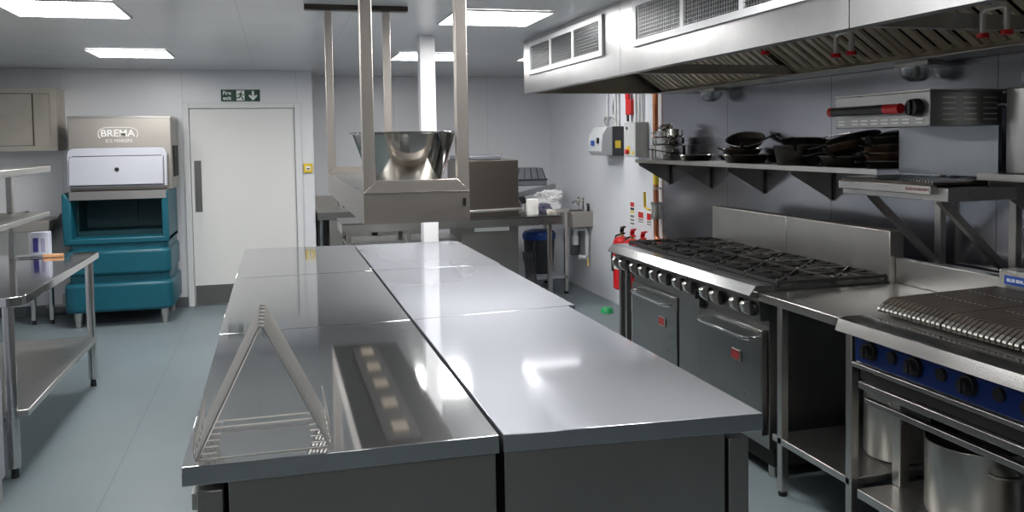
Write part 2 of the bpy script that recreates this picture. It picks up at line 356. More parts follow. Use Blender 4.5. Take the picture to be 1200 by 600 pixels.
# ------------------------------------------------------------------ wire rack on the front left counter
t = thing('wire_rack', 'folding triangular steel wire rack standing on the near left worktop', 'rack', (-.54, .14, .918))
zt, ax = 1.212, -.538
N = 7
for i in range(N):
    y = .012 + .265 * i / (N - 1)
    xl, xr = -.682 + .0 * i, -.395
    pts = [(xl, y, .926)] + [(xl + .004, y, .935)] + [(ax - .010, y, zt - .012), (ax - .004, y, zt), (ax + .004, y, zt), (ax + .010, y, zt - .012)] + [(xr - .004, y, .935), (xr, y, .926)]
    M().tube(pts, .0042, 6).build('frame', WIRE, t)
    for P_ in ([(xl, y, .922), (xl - .006, y + .004, .94), (xl - .002, y + .012, .985)], [(xr, y, .922), (xr + .006, y + .004, .94), (xr - .004, y + .012, .99)], [(xr - .04, y + .006, .9215), (xr - .015, y, .9235), (xr, y, .926)], [(xl + .04, y + .006, .9215), (xl + .015, y, .9235), (xl, y, .926)]):
        M().tube(P_, .002, 6).build('prong', WIRE, t)
for x in (-.682, -.395):
    M().tube([(x, .012, .926), (x, .277, .926)], .003, 6).build('side_rod', WIRE, t)
for y, z in ((.012, .926), (.277, .926), (.235, .924)):
    M().tube([(-.682, y, z), (-.395, y, z)], .0024, 6).build('cross_rod', WIRE, t)

# ------------------------------------------------------------------ extraction hood: three sections
HX0, HX1, HZ = 1.333, 2.64, 1.967
def slots(m, x, y0, y1, z0, z1, n, k):
    for i in range(n):
        z = z0 + (z1 - z0) * (i + .5) / n
        m.hexa([(x - .003, y0, z + .001), (x - .014, y0, z - .002), (x - .014, y1, z - .002), (x - .003, y1, z + .001)],
               [(x - .003, y0, z + .004), (x - .014, y0, z - .0005), (x - .014, y1, z - .0005), (x - .003, y1, z + .004)])
    for j in range(k):
        y = y0 + (y1 - y0) * (j + .5) / k
        m.box(x - .0085, y - .0015, z0, x - .003, y + .0015, z1)
def hood(ya, yb, label, grille, nf, far_end):
    """ya near end, yb far end"""
    t = thing('extraction_hood', label, 'extraction hood', ((HX0 + HX1) / 2, (ya + yb) / 2, HZ), 'extraction hood sections over the cookline')
    e = .0015; a, b = ya + e, yb - e
    fr = M().prism([(HX0, HZ), (HX0 + .055, HZ), (HX0 + .055, HZ + .03), (HX0 + .05, HZ + .03), (HX0 + .05, HZ + .004), (HX0 + .003, HZ + .004), (HX0 + .003, ZC - .002), (HX0, ZC - .002)], 'y', a, b)
    fr.build('front_panel', HOOD, t, recalc=True, smooth=False)
    M().box(HX0 + .004, a, ZC - .012, HX1, b, ZC - .002).build('top_panel', HOODIN, t, smooth=False)
    # rear plenum: bottom gutter and the sloped bed that carries the filters
    M().prism([(2.40, HZ + .006), (2.40, HZ), (HX1, HZ), (HX1, ZC - .013), (HX1 - .003, ZC - .013), (HX1 - .003, HZ + .006)], 'y', a, b).build('rear_gutter', HOODIN, t, recalc=True, smooth=False)
    if far_end:
        M().box(HX0 + .004, b - .004, HZ + .004, HX1 - .004, b, ZC - .013).build('end_panel', HOODIN, t)
        M().box(HX0 + .056, b - .06, HZ, 2.398, b - .005, HZ + .012).build('end_gutter', HOODIN, t)
    # light channel across the near joint
    M().prism([(a, HZ + .008), (a + .035, HZ + .008), (a + .05, HZ + .06), (a, HZ + .06)], 'x', HX0 + .056, 2.45).build('cross_channel', STL, t, recalc=True, smooth=False)
    # baffle filters
    p0 = Vector((2.44, 0, HZ + .018)); p1 = Vector((1.93, 0, ZC - .03)); d = (p1 - p0).normalized(); nrm = Vector((d.z, 0, -d.x))
    if nrm.z > 0: nrm = -nrm
    L = (p1 - p0).length; fy0 = a + .056; fy1 = b - (.09 if far_end else .006); fw = (fy1 - fy0) / nf
    for i in range(nf):
        y0 = fy0 + fw * i + .002; y1 = y0 + fw - .004
        m = M()
        def slab(s0, s1, ya_, yb_, h0, h1):
            q = []
            for h in (h0, h1):
                for s_, y_ in ((s0, ya_), (s1, ya_), (s1, yb_), (s0, yb_)):
                    v = p0 + d * s_ + nrm * h; q.append((v.x, y_, v.z))
            m.hexa(q[:4], q[4:])
        slab(0, .03, y0, y1, -.02, .012); slab(L - .03, L, y0, y1, -.02, .012); slab(0, L, y0, y0 + .012, -.02, .012); slab(0, L, y1 - .012, y1, -.02, .012)
        fo = m.build('filter', BAFF, t, recalc=True, smooth=False)
        m = M(); nb = 5; bw = (y1 - y0 - .024) / nb
        for k in range(nb):
            yy = y0 + .012 + bw * (k + .5); hw = bw * .30; pr = []
            for h, w_ in ((0, hw), (.014, hw * .82), (.014, -hw * .82), (0, -hw)): pr.append((h, w_))
            lo = [p0 + d * .03 + nrm * h + Vector((0, yy + w_, 0)) for h, w_ in pr]; hi = [p0 + d * (L - .03) + nrm * h + Vector((0, yy + w_, 0)) for h, w_ in pr]
            m.hexa(lo, hi)
        m.build('baffle', BAFF, fo, recalc=True, smooth=False)
        m = M(); slab(.03, L - .03, y0 + .012, y1 - .012, -.02, -.016); m.build('baffle_shade', BLACKM, fo, recalc=True)  # black backing paints the dark shade between the baffles
    # supply air grille on the front
    g0, g1 = grille; z0, z1 = 2.094, 2.33
    X_ = HX0 - .016
    m = M().box(X_, g0, z0, HX0 - .001, g1, z0 + .032).box(X_, g0, z1 - .032, HX0 - .001, g1, z1).box(X_, g0, z0 + .032, HX0 - .001, g0 + .045, z1 - .032).box(X_, g1 - .045, z0 + .032, HX0 - .001, g1, z1 - .032)
    bw = (g1 - g0 - .09) / 3
    for k in (1, 2): m.box(X_, g0 + .045 + bw * k - .016, z0 + .032, HX0 - .001, g0 + .045 + bw * k + .016, z1 - .032)
    g = m.build('grille', plain('grille_frame', (.55, .56, .58), .45, .3), t, smooth=False)
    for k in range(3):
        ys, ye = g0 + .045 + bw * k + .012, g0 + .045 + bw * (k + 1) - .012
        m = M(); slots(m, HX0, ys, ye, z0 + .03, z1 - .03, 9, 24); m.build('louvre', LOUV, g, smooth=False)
        M().box(HX0 - .0028, ys, z0 + .03, HX0 - .001, ye, z1 - .03).build('louvre_shade', BLACKM, g)  # black sheet standing in for the shade behind the louvres
    return t
H = []
H.append(hood(2.432, 4.312, 'far extraction hood section beside the electrical boxes, short vent grille', (2.665, 4.13), 4, True))
H.append(hood(.492, 2.430, 'middle extraction hood section above the two gas ranges', (.58, 2.232), 4, False))
H.append(hood(-1.45, .490, 'near extraction hood section above the chargrill, cut by the right edge', (-1.3, .30), 4, False))

# bulkhead lamps below the hood
for (x, y, lb) in ((2.55, 3.66, 'round clear glass lamp under the far hood section'), (2.55, 1.6, 'round clear glass lamp under the hood above the salamander grill')):
    t = thing('bulkhead_lamp', lb, 'lamp', (x, y, HZ - .1), 'glass lamps under the hood')
    M().box(x - .05, y - .13, HZ - .022, x + .05, y + .10, HZ - .0005).build('base', STL, t, bevel=.003)
    M().lathe((x, y, HZ - .095), [(0, 0), (.035, .003), (.06, .018), (.072, .04), (.075, .072), (.070, .072), (.067, .042), (.055, .022), (.03, .008), (0, .005)], 28).build('glass_dome', GLASS, t)
    M().cyl((x, y, HZ - .07), (x, y, HZ - .022), .018, .012, 12).build('bulb', SIGNW, t)

# fire suppression droppers with red caps
def nozzle(x, y, z, label, double=False):
    t = thing('suppression_nozzle', label, 'nozzle', (x, y, z), 'fire suppression nozzles under the hood')
    if double:
        M().tube([(x, y, ZC - .04), (x, y, z + .10)], .008, 8).build('pipe', WIRE, t)
        M().tube([(x, y - .05, z + .03), (x, y - .05, z + .085), (x, y - .035, z + .10), (x, y + .035, z + .10), (x, y + .05, z + .085), (x, y + .05, z + .03)], .011, 8).build('manifold', WIRE, t)
        ys = (y - .05, y + .05)
    else:
        M().tube([(x, y, ZC - .04), (x, y, z + .03)], .008, 8).build('pipe', WIRE, t); ys = (y,)
    for yy in ys:
        M().cyl((x, yy, z + .012), (x, yy, z + .05), .010, n=10).build('nozzle_body', WIRE, t)
        M().cyl((x, yy, z), (x, yy, z + .016), .021, .019, 14).build('cap', RED, t)
nozzle(1.80, 1.745, 2.012, 'single pipe nozzle with red cap under the middle hood')
nozzle(1.80, 1.15, 1.945, 'twin pipe nozzle with two red caps under the middle hood', True)
nozzle(1.85, .42, 1.94, 'pipe nozzle with red cap near the right edge, under the near hood', True)

# ------------------------------------------------------------------ ranges
def gas_range(y0, y1, label, door, bodyfar, knobs, dial, badge, handle):
    t = thing('gas_range', label, 'range', (2.0, (y0 + y1) / 2, 0), 'six burner gas ranges')
    a, b = y0 + .001, y1 - .001
    M().box(1.69, a, .15, 2.35, bodyfar, .868).build('body', DKSTL, t, bevel=.003)
    M().prism([(1.585, .884), (1.62, .926), (1.72, .926), (1.72, .90), (1.70, .875), (1.60, .875)], 'y', a, b).build('front_rail', RAIL, t, recalc=True, smooth=False)
    M().prism([(1.655, .76), (1.645, .765), (1.64, .873), (1.70, .873), (1.70, .76)], 'y', a, b).build('control_panel', DKSTL, t, recalc=True, smooth=False)
    M().box(1.722, a, .86, 2.348, b, .908).build('hob', BLACKM, t, bevel=.003)
    bg = M().box(2.35, a, .86, 2.43, b, 1.15).build('backguard', STV, t, bevel=.003)
    for k in range(3): M().box(2.358 + k * .02, a + .02, 1.150, 2.370 + k * .02, b - .02, 1.1535).build('vent_slot', CHAR, bg)
    d = M().box(1.655, door[0], .215, 1.688, door[1], .715).build('oven_door', DKSTL, t, bevel=.004)
    h0, h1 = handle
    M().tube([(1.655, h0, .667), (1.625, h0 + .004, .667), (1.612, h0 + .03, .667), (1.608, h0 + .08, .667), (1.608, h1 - .08, .667), (1.612, h1 - .03, .667), (1.625, h1 - .004, .667), (1.655, h1, .667)], .010, 10).build('handle', CHROME, d)
    by, bz = badge
    bd = M().box(1.648, by - .045, bz - .027, 1.6545, by + .045, bz + .027).build('badge', STL, d, bevel=.002)
    M().box(1.6465, by - .030, bz - .021, 1.649, by + .040, bz + .021).build('red_plate', REDB, bd)
    m = M()
    for k, (w_, h_) in enumerate(((.010, .016), (.012, .014), (.008, .016), (.011, .014))):
        y_ = by + .028 - k * .017
        m.box(1.6459, y_ - w_, bz - h_ / 2, 1.6464, y_ - w_ + .003, bz + h_ / 2).box(1.6459, y_ - w_, bz + h_ / 2 - .003, 1.6464, y_, bz + h_ / 2)
    m.build('badge_print', plain('badge_pink', (.50, .14, .15), .5), bd)
    # the plain column beside the door
    if bodyfar > door[1] + .05:
        M().box(1.66, door[1] + .006, .215, 1.689, bodyfar, .757).build('side_column', DKSTL, t, bevel=.003)
    M().box(1.72, a + .01, .06, 2.30, bodyfar - .01, .15).build('plinth', BLACKM, t)
    for x in (1.75, 2.28):
        for y in (a + .06, bodyfar - .06):
            M().cyl((x, y, 0), (x, y, .07), .022, n=12).build('foot', STL, t)
    for y in knobs:
        k = M().cyl((1.640, y, .812), (1.622, y, .811), .036, .034, 20).build('knob', BLACK, t)
        M().prism([(1.622, .776), (1.584, .800), (1.575, .838), (1.590, .850), (1.622, .846)], 'y', y - .014, y + .014).build('grip', KNOB, k, recalc=True, bevel=.004)
    k = M().cyl((1.640, dial, .795), (1.615, dial, .794), .030, .026, 20).build('dial', BLACK, t)
    M().box(1.604, dial - .006, .772, 1.615, dial + .006, .818).build('grip', BLACK, k, bevel=.002)
    # burners and cast iron pan supports
    for i in range(3):
        for j in range(2):
            cx = 1.885 + j * .305; cy = y0 + (y1 - y0) * (i + .5) / 3
            br = M().lathe((cx, cy, .908), [(.062, 0), (.060, .010), (.045, .013), (.043, .005), (0, .005)], 22).build('burner', STL, t)
            M().lathe((cx, cy, .918), [(.040, 0), (.040, .008), (.032, .011), (0, .011)], 22).build('burner_cap', IRON, br)
            m = M(); h = .143; w = (y1 - y0) / 6 - .006; z0, z1 = .926, .942
            for u0, v0, u1, v1 in ((-h, -w, h, -w), (-h, w, h, w), (-h, -w, -h, w), (h, -w, h, w)): m.bar((cx + u0, cy + v0, z1 - .008), (cx + u1, cy + v1, z1 - .008), .011, .016)
            for q in range(8):
                an = math.pi * q / 4; ca, sa = math.cos(an), math.sin(an)
                r1 = min(h / abs(ca) if abs(ca) > .01 else 9, w / abs(sa) if abs(sa) > .01 else 9)
                m.bar((cx + ca * .045, cy + sa * .045, z1 - .006), (cx + ca * r1, cy + sa * r1, z1 - .006), .009, .016)
            for u in (-h, h):
                for v in (-w, w): m.box(cx + u - .006, cy + v - .006, .907, cx + u + .006, cy + v + .006, z1 - .008)
            m.build('pan_support', IRON, t, smooth=False)
    return t
r1 = gas_range(2.412, 3.285, 'dark steel six burner gas range at the far end, by the fire extinguishers', (2.42, 3.05), 3.09, (3.18, 3.07, 2.90, 2.765, 2.61, 2.485), 3.0, (2.60, .548), (2.455, 2.985))
for y in (3.17, 3.268):
    M().box(1.665, y - .016, .001, 1.697, y + .016, .76).build('leg', DKSTL, r1, bevel=.002)
    M().box(2.30, y - .016, .001, 2.332, y + .016, .86).build('leg', DKSTL, r1, bevel=.002)
r2 = gas_range(1.535, 2.410, 'nearer dark steel six burner gas range beside the small steel worktop', (1.545, 2.155), 2.40, (2.31, 2.185, 1.998, 1.89, 1.695, 1.595), 2.10, (1.765, .552), (1.60, 2.105))

# ------------------------------------------------------------------ small infill worktop
t = thing('infill_table', 'small steel worktop with undershelf between range and chargrill', 'table', (2.0, 1.2, 0))
M().box(1.63, .89, .858, 2.42, 1.532, .897).build('worktop', STL, t, bevel=.004)
M().box(2.38, .885, .898, 2.42, 1.532, 1.02).build('upstand', STL, t, bevel=.003)
M().box(1.645, .895, .235, 2.40, 1.44, .265).build('undershelf', STL, t, bevel=.003)
for x in (1.645, 2.37):
    for y in (.885, 1.365):
        l = M().box(x, y, .02, x + .036, y + .036, .857).build('leg', STV, t, bevel=.003)
        M().cyl((x + .018, y + .018, 0), (x + .018, y + .018, .02), .02, n=12).build('foot', BLACK, l)

# ------------------------------------------------------------------ chargrill on stand
t = thing('chargrill', 'chargrill with blue control panel and dark ribbed grates on a steel stand', 'grill', (1.95, .35, 0))
ga, gb = -.16, .872
M().prism([(1.56, .868), (1.575, .912), (1.61, .918), (1.70, .918), (1.70, .868)], 'y', ga, gb).build('front_rail', RAIL, t, recalc=True)
M().box(1.702, ga, .868, 2.36, gb - .004, .917).build('firebox', STL, t, bevel=.003)
M().box(1.645, ga, .745, 2.36, gb - .016, .868).build('body', DKSTL, t)
M().box(1.628, ga, .752, 1.645, gb - .03, .866).build('control_panel', BLUE, t, bevel=.002)
M().box(1.618, ga, .728, 1.66, gb - .02, .745).build('drip_lip', STL, t, bevel=.002)
for y in (.748, .518, .278, .03):
    k = M().cyl((1.628, y, .809), (1.612, y, .809), .036, .034, 22).build('knob', BLACK, t)
    M().cyl((1.612, y, .809), (1.592, y, .809), .026, .022, 18).box(1.586, y - .006, .787, 1.596, y + .006, .831).build('grip', BLACK, k)
for y in (.632, .395, .157):
    M().cyl((1.628, y, .812), (1.616, y, .812), .024, .021, 18).build('igniter', BLACK, t)
# rear splash with badge
sp = M().box(2.33, ga, .985, 2.42, .868, 1.064).box(2.37, ga, .918, 2.42, .866, .984).build('splashback', STL, t, bevel=.003)
bd = M().box(2.326, .30, 1.006, 2.3295, .838, 1.042).build('badge', BLUEP, sp)
text('BLUE SEAL EVOLUTION', .0175, (2.3255, .825, 1.024), (R(90), 0, R(-90)), SIGNW, bd, align='LEFT', bold=.0004)
# grates: ribbed cast iron, front edge cut into teeth
def gz(x): return .948 + min(max(x - 1.745, 0) / .055, 1) * .030 + (x - 1.76) * .03
for k in range(3):
    y1 = .866 - k * .335; y0 = y1 - .331
    m = M()
    m.prism([(1.76, gz(1.76) - .016), (2.30, gz(2.3) - .016), (2.30, gz(2.3) - .003), (1.80, gz(1.80) - .003), (1.76, gz(1.76) - .006)], 'y', y0, y1)
    nb = 14
    for i in range(nb):
        yy = y0 + (y1 - y0) * (i + .5) / nb
        m.prism([(1.745, gz(1.745) - .02), (1.76, gz(1.76) - .03), (2.31, gz(2.31) - .010), (2.31, gz(2.31)), (1.80, gz(1.80)), (1.765, gz(1.765)), (1.748, gz(1.745) - .004)], 'y', yy - .0095, yy + .0095)
    g = m.build('grate', GRATE, t, recalc=True, smooth=False)
    m = M()
    for i in range(nb):
        yy = y0 + (y1 - y0) * (i + .5) / nb
        m.prism([(1.742, gz(1.745) - .008), (1.748, gz(1.745) - .010), (1.768, gz(1.762)), (1.764, gz(1.762) + .002), (1.745, gz(1.745) - .001)], 'y', yy - .0075, yy + .0075)
    m.build('tooth', POT, g, recalc=True, smooth=False)
    m = M()
    for x in (1.98, 2.14):
        for i in range(nb - 3):
            yy = y0 + (y1 - y0) * (i + 2) / nb
            m.box(x, yy - .005, gz(x) + .0002, x + .006, yy + .005, gz(x) + .0012)
    m.build('grease_slot', POT, g)
# stand below
m = M().box(1.635, ga, .645, 1.665, gb - .04, .672).build('top_rail', STL, t, bevel=.002)
m = M().box(1.655, ga, .585, 1.68, gb - .05, .607).build('lower_rail', STL, t, bevel=.002)
M().box(1.64, ga, .21, 2.35, gb - .03, .245).build('undershelf', STL, t, bevel=.003)
M().box(1.66, ga, .674, 2.34, gb - .02, .744).build('drip_tray', BLACKM, t)
M().box(1.80, .80, .246, 1.845, .845, .673).build('leg', STV, t, bevel=.004)
for x, y in ((2.29, .78), (1.66, -.14), (2.29, -.14)): M().box(x, y, .246, x + .045, y + .045, .673).build('leg', STV, t, bevel=.004)
for x in (1.69, 2.28):
    for y in (.75, -.1): M().cyl((x, y, 0), (x, y, .21), .02, n=12).build('foot', TUBE, t)

# ------------------------------------------------------------------ pots and pans
def stockpot(x, y, z, r, h, label, ang, hz=.78, mat=POT, group=None, name='stockpot', hr=.05):
    t = thing(name, label, 'pot', (x, y, z), group)
    M().lathe((x, y, z), [(0, 0), (r - .012, 0), (r - .003, .004), (r, .014), (r, h - .004), (r + .004, h), (r + .001, h + .002), (r - .004, h - .002), (r - .004, .02), (r - .014, .008), (0, .008)], 40).build('pot_body', mat, t)
    for s in (0, 180):
        a = R(ang + s); d = Vector((math.cos(a), math.sin(a), 0)); e = Vector((-d.y, d.x, 0)); c = Vector((x, y, z + h * hz))
        pts = [c + d * (r - .001) + e * -hr, c + d * (r + .03) + e * -hr * .9, c + d * (r + .045) + e * -hr * .4, c + d * (r + .045) + e * hr * .4, c + d * (r + .03) + e * hr * .9, c + d * (r - .001) + e * hr]
        M().tube(pts, .006, 8).build('handle', CHROME if mat is not POT else POT, t)
    return t
def pan_parts(t, r, h, handle=.2, ha=0, hmat=BLACK, mat=PAN, inside=PANIN, up=.05):
    M().lathe((0, 0, 0), [(0, 0), (r * .80, 0), (r * .84, .004), (r, h), (r + .003, h + .001), (r - .001, h + .002), (r * .84 - .003, .007), (0, .005)], 36).build('pan_body', mat, t)
    M().lathe((0, 0, .0066), [(r * .82, 0), (0, 0)], 30).build('cooking_surface', inside, t)
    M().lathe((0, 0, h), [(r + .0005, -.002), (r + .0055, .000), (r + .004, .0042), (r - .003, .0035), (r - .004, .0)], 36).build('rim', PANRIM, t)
    a = R(ha); d = Vector((math.cos(a), math.sin(a), 0))
    p = [d * (r - .005) + Vector((0, 0, h * .75)), d * (r + .03) + Vector((0, 0, h * .9 + .01)), d * (r + .03 + handle * .4) + Vector((0, 0, h + up * .6)), d * (r + .03 + handle) + Vector((0, 0, h + up))]
    m = M()
    for q, w in ((0, .016), (1, .020), (2, .022)): m.bar(p[q], p[q + 1], w, .008)
    m.build('handle', hmat, t, bevel=.002)
def pan(x, y, z, r, h, label, rot=(0, 0, 0), handle=.2, ha=180, hmat=BLACK, group='black frying pans on the wall shelf', mat=PAN, name='frying_pan', up=.05):
    t = thing(name, label, 'pan', (x, y, z), group, local=True, rot=tuple(R(q) for q in rot))
    pan_parts(t, r, h, handle, ha, hmat, mat, up=up); return t

stockpot(1.90, .53, .246, .168, .27, 'large aluminium stockpot on the shelf under the chargrill', 256)
stockpot(2.0, 1.06, .266, .13, .32, 'tall steel stockpot on the infill shelf, half hidden behind the stand leg', 60)
stockpot(1.95, .12, .246, .16, .09, 'shallow steel pan at the bottom of the stack, lower right corner', 95, group='stacked pans under the chargrill', name='stacked_pan')
stockpot(1.95, .12, .337, .155, .08, 'second steel pan of the stack in the lower right corner', 80, group='stacked pans under the chargrill', name='stacked_pan')
pan(1.95, .13, .43, .14, .05, 'black pan tilted on top of the stack under the chargrill', (12, -10, 0), group='stacked pans under the chargrill', ha=10)

# ------------------------------------------------------------------ wall shelf with brackets
SX0, SZ = 2.36, 1.432
def wall_shelf(y0, y1, br, label):
    t = thing('wall_shelf', label, 'shelf', (2.5, (y0 + y1) / 2, SZ - .2), 'steel wall shelves over the cookline')
    M().prism([(SX0, SZ - .014), (SX0 + .003, SZ - .014), (SX0 + .003, SZ + .010), (2.659, SZ + .010), (2.659, SZ + .014), (SX0, SZ + .014)], 'y', y0, y1).build('shelf_plate', STL, t, recalc=True, smooth=False)
    for y in br:
        M().prism([(SX0 + .012, SZ + .009), (SX0 + .012, SZ - .035), (2.656, SZ - .20), (2.656, SZ + .009)], 'y', y - .002, y + .002).prism([(2.645, SZ - .20), (2.658, SZ - .20), (2.658, SZ + .009), (2.645, SZ + .009)], 'y', y - .002, y + .02).build('bracket', SIDE, t, recalc=True, smooth=False)
    return t
wall_shelf(1.645, 4.60, (4.55, 3.86, 3.13, 2.40), 'long steel wall shelf on triangular brackets carrying the black pans')
wall_shelf(-.9, 1.02, (.97, .2), 'steel wall shelf at the right edge carrying the tall stockpot')
ST = SZ + .0145
# steel pots at the far end of the shelf
stockpot(2.50, 4.27, ST, .135, .115, 'steel casserole pot with two handles at the far shelf end', 70, hz=.85, mat=POL, group='steel pots at the far end of the shelf', name='casserole_pot')
stockpot(2.50, 4.27, ST + .1175, .128, .055, 'shallow steel pan stacked on the casserole pot', 60, hz=.6, mat=POL, group='steel pots at the far end of the shelf', name='saute_pan')
for (dx, dy, dz, r, h, rot, lb) in ((-.02, .068, .176, .062, .05, (0, 0, 0), 'small steel pot on top of the stacked steel pans, far one'), (.02, -.072, .180, .066, .055, (-4, 3, 0), 'small steel pot tilted on the stacked steel pans, near one'), (0, .02, .238, .05, .035, (6, -12, 0), 'tiny steel bowl crowning the stack of steel pots')):
    t = thing('small_pot', lb, 'pot', (2.5 + dx, 4.27 + dy, ST + dz), 'steel pots at the far end of the shelf', local=True, rot=tuple(R(q) for q in rot))
    M().lathe((0, 0, 0), [(0, 0), (r * .9, 0), (r, .008), (r, h), (r + .003, h), (r - .003, h - .002), (r - .004, .01), (0, .006)], 26).build('pot_body', POL, t)
    M().tube([(-r, -.02, h * .7), (-r - .022, -.016, h * .72), (-r - .022, .016, h * .72), (-r, .02, h * .7)], .004, 6).build('handle', POL, t)
# black pans
pan(2.50, 3.80, ST, .125, .04, 'low black pan with long handle beside the steel pots', ha=165, handle=.2)
pan(2.51, 3.12, ST, .15, .05, 'black pan at the bottom of the middle stack', ha=205, handle=.12)
pan(2.50, 3.16, ST + .045, .13, .045, 'brown edged black pan in the middle of the stack', (2, 0, 0), ha=240, handle=.16, mat=PANBR)
pan(2.51, 3.12, ST + .118, .125, .04, 'small black pan tilted on top of the middle stack', (16, -16, 0), ha=320, handle=.17, up=.05)
pan(2.51, 2.53, ST, .145, .112, 'deep black pan with pale highlighted rim in the centre of the shelf', ha=230, handle=.14, name='deep_pan')
pan(2.52, 2.50, ST + .118, .13, .030, 'shallow black pan with steel handle lying in the deep pan', (-4, 3, 0), ha=290, handle=.16, hmat=CHROME, up=.02)
pan(2.51, 2.08, ST, .145, .055, 'wide black pan flat on the shelf, beneath the leaning pans', ha=210, handle=.10)
pan(2.52, 2.06, ST + .082, .14, .032, 'brown edged black pan leaning on the wide pan, lower of the leaning pair', (-15, -4, 0), ha=120, handle=.10, mat=PANBR, up=.01)
pan(2.52, 2.03, ST + .125, .14, .03, 'black pan leaning highest, just under the salamander grill', (-15, -4, 0), ha=115, handle=.10, up=.01)
for i, (tz, tx, lb) in enumerate(((0, 0, 'small black pan at the bottom, beside the salamander back panel'), (.04, 3, 'second small black pan from the bottom, beside the salamander panel'), (.078, 6, 'third small black pan from the bottom, beside the salamander panel'), (.115, 10, 'topmost small black pan, beside the salamander back panel'))):
    pan(2.50, 1.755, ST + tz, .105, .034, lb, (-tx * .6, 0, 0), ha=182 + 5 * i, handle=.05, up=.0, mat=PANBR if i in (1, 2) else PAN)
stockpot(2.52, .848, ST, .128, .35, 'tall shiny steel stockpot on the shelf at the right edge', 105, hz=.82, mat=POTB)
stockpot(2.52, .82, ST + .352, .095, .06, 'small steel pot standing on the tall stockpot, right edge', 20, hz=.5, mat=POTB, name='small_pot', hr=.03)

# ------------------------------------------------------------------ salamander grill on wall struts
t = thing('salamander_grill', 'steel salamander grill with red and black handle, fixed to the wall', 'grill', (2.35, 1.34, .98))
sy0, sy1, sx0, sx1 = 1.03, 1.655, 2.13, 2.50
hd = M().box(sx0, sy0, 1.648, sx1, sy1, 1.795).build('head', steel('steel_salamander', (.34, .345, .345), .3, 'y', .05), t, bevel=.003)
M().box(sx0 - .004, sy0 - .004, 1.795, sx1 + .1, sy1 + .002, 1.803).build('top_plate', STL, t, bevel=.002)
for i in range(8):
    y = sy1 - .045 - i * .068 - (.03 if i > 0 else 0)
    if i == 7: y = sy0 + .06
    for z in (1.662, 1.677): M().box(sx0 - .0015, y - .022, z, sx0 + .0005, y + .022, z + .006).build('vent_slot', WIRE, hd)
for c in range(3):
    for r_ in range(5): M().box(sx0 + .06 + c * .105, sy0 - .0015, 1.672 + r_ * .023, sx0 + .13 + c * .105, sy0 + .0005, 1.679 + r_ * .023).build('side_slot', WIRE, hd)
hb = M().cyl((sx0 - .05, sy1 - .04, 1.726), (sx0 - .05, sy0 + .21, 1.726), .021, n=16).build('handle', BLACK, t)
M().cyl((sx0 - .05, sy1 - .03, 1.726), (sx0 - .05, sy1 - .055, 1.726), .0218, n=16).build('red_end', RED, hb)
M().cyl((sx0 - .05, sy0 + .21, 1.726), (sx0 - .05, sy0 + .115, 1.726), .0218, n=16).build('red_end', RED, hb)
M().box(sx0 - .05, sy1 - .06, 1.719, sx0, sy1 - .045, 1.733).box(sx0 - .05, sy0 + .14, 1.719, sx0, sy0 + .155, 1.733).build('mount', STL, hb)
k = M().cyl((sx0, sy0 + .075, 1.728), (sx0 - .035, sy0 + .075, 1.728), .040, .036, 10).build('knob', BLACK, t)
M().box(sx0 - .046, sy0 + .067, 1.696, sx0 - .035, sy0 + .083, 1.760).build('grip', BLACK, k, bevel=.003)
M().box(sx1 - .02, sy0, 1.426, sx1, sy1 - .02, 1.647).build('back_panel', steel('steel_back_blue', (.36, .39, .42), .35, 'z'), t)
M().box(sx0 + .02, sy0 - .08, 1.335, sx1, sy1 - .03, 1.392).build('base', STL, t, bevel=.003)
M().box(sx0 - .012, sy0 - .02, 1.362, sx0 + .02, sy1 - .04, 1.400).build('front_strip', STL, t, bevel=.003)
m = M().box(sx0 + .0, sy0 - .02, 1.401, sx1 - .02, sy1 - .045, 1.412)
m.build('grid_tray', CHAR, t)
m = M()
for i in range(34):
    y = sy0 - .01 + (sy1 - sy0 - .05) * i / 33; m.bar((sx0 + .002, y, 1.4155), (sx1 - .04, y, 1.4155), .006, .008)
m.build('grid_bar', CHROME, t, smooth=False)
bl = M().box(sx0 - .0135, sy0 - .015, 1.366, sx0 - .0122, sy0 + .135, 1.396).build('brand_label', plain('label_silver', (.5, .48, .46), .4, .3), t)
m = M(); random.seed(3)
y = sy0 + .126
while y > sy0 - .002:
    w_ = random.uniform(.005, .012); h_ = random.uniform(.006, .011)
    m.box(sx0 - .0142, y - w_, 1.382 - h_ * .8, sx0 - .0136, y - w_ + .0035, 1.382 + h_).box(sx0 - .0142, y - w_, 1.382 - .002, sx0 - .0136, y, 1.382 + .002); y -= w_ + .001
m.build('label_print', plain('label_maroon', (.20, .05, .06), .5), bl)
for y in (1.07, 1.51):
    M().bar((2.22, y, 1.332), (2.60, y, .985), .03, .03).build('strut', STV, t)
    M().box(2.60, y - .02, .93, 2.635, y + .02, 1.42).build('upright', STV, t, bevel=.003)
    M().box(2.502, y - .015, 1.34, 2.60, y + .015, 1.37).build('arm', STV, t)
M().box(2.60, 1.095, .955, 2.63, 1.485, .985).build('cross_bar', STV, t)

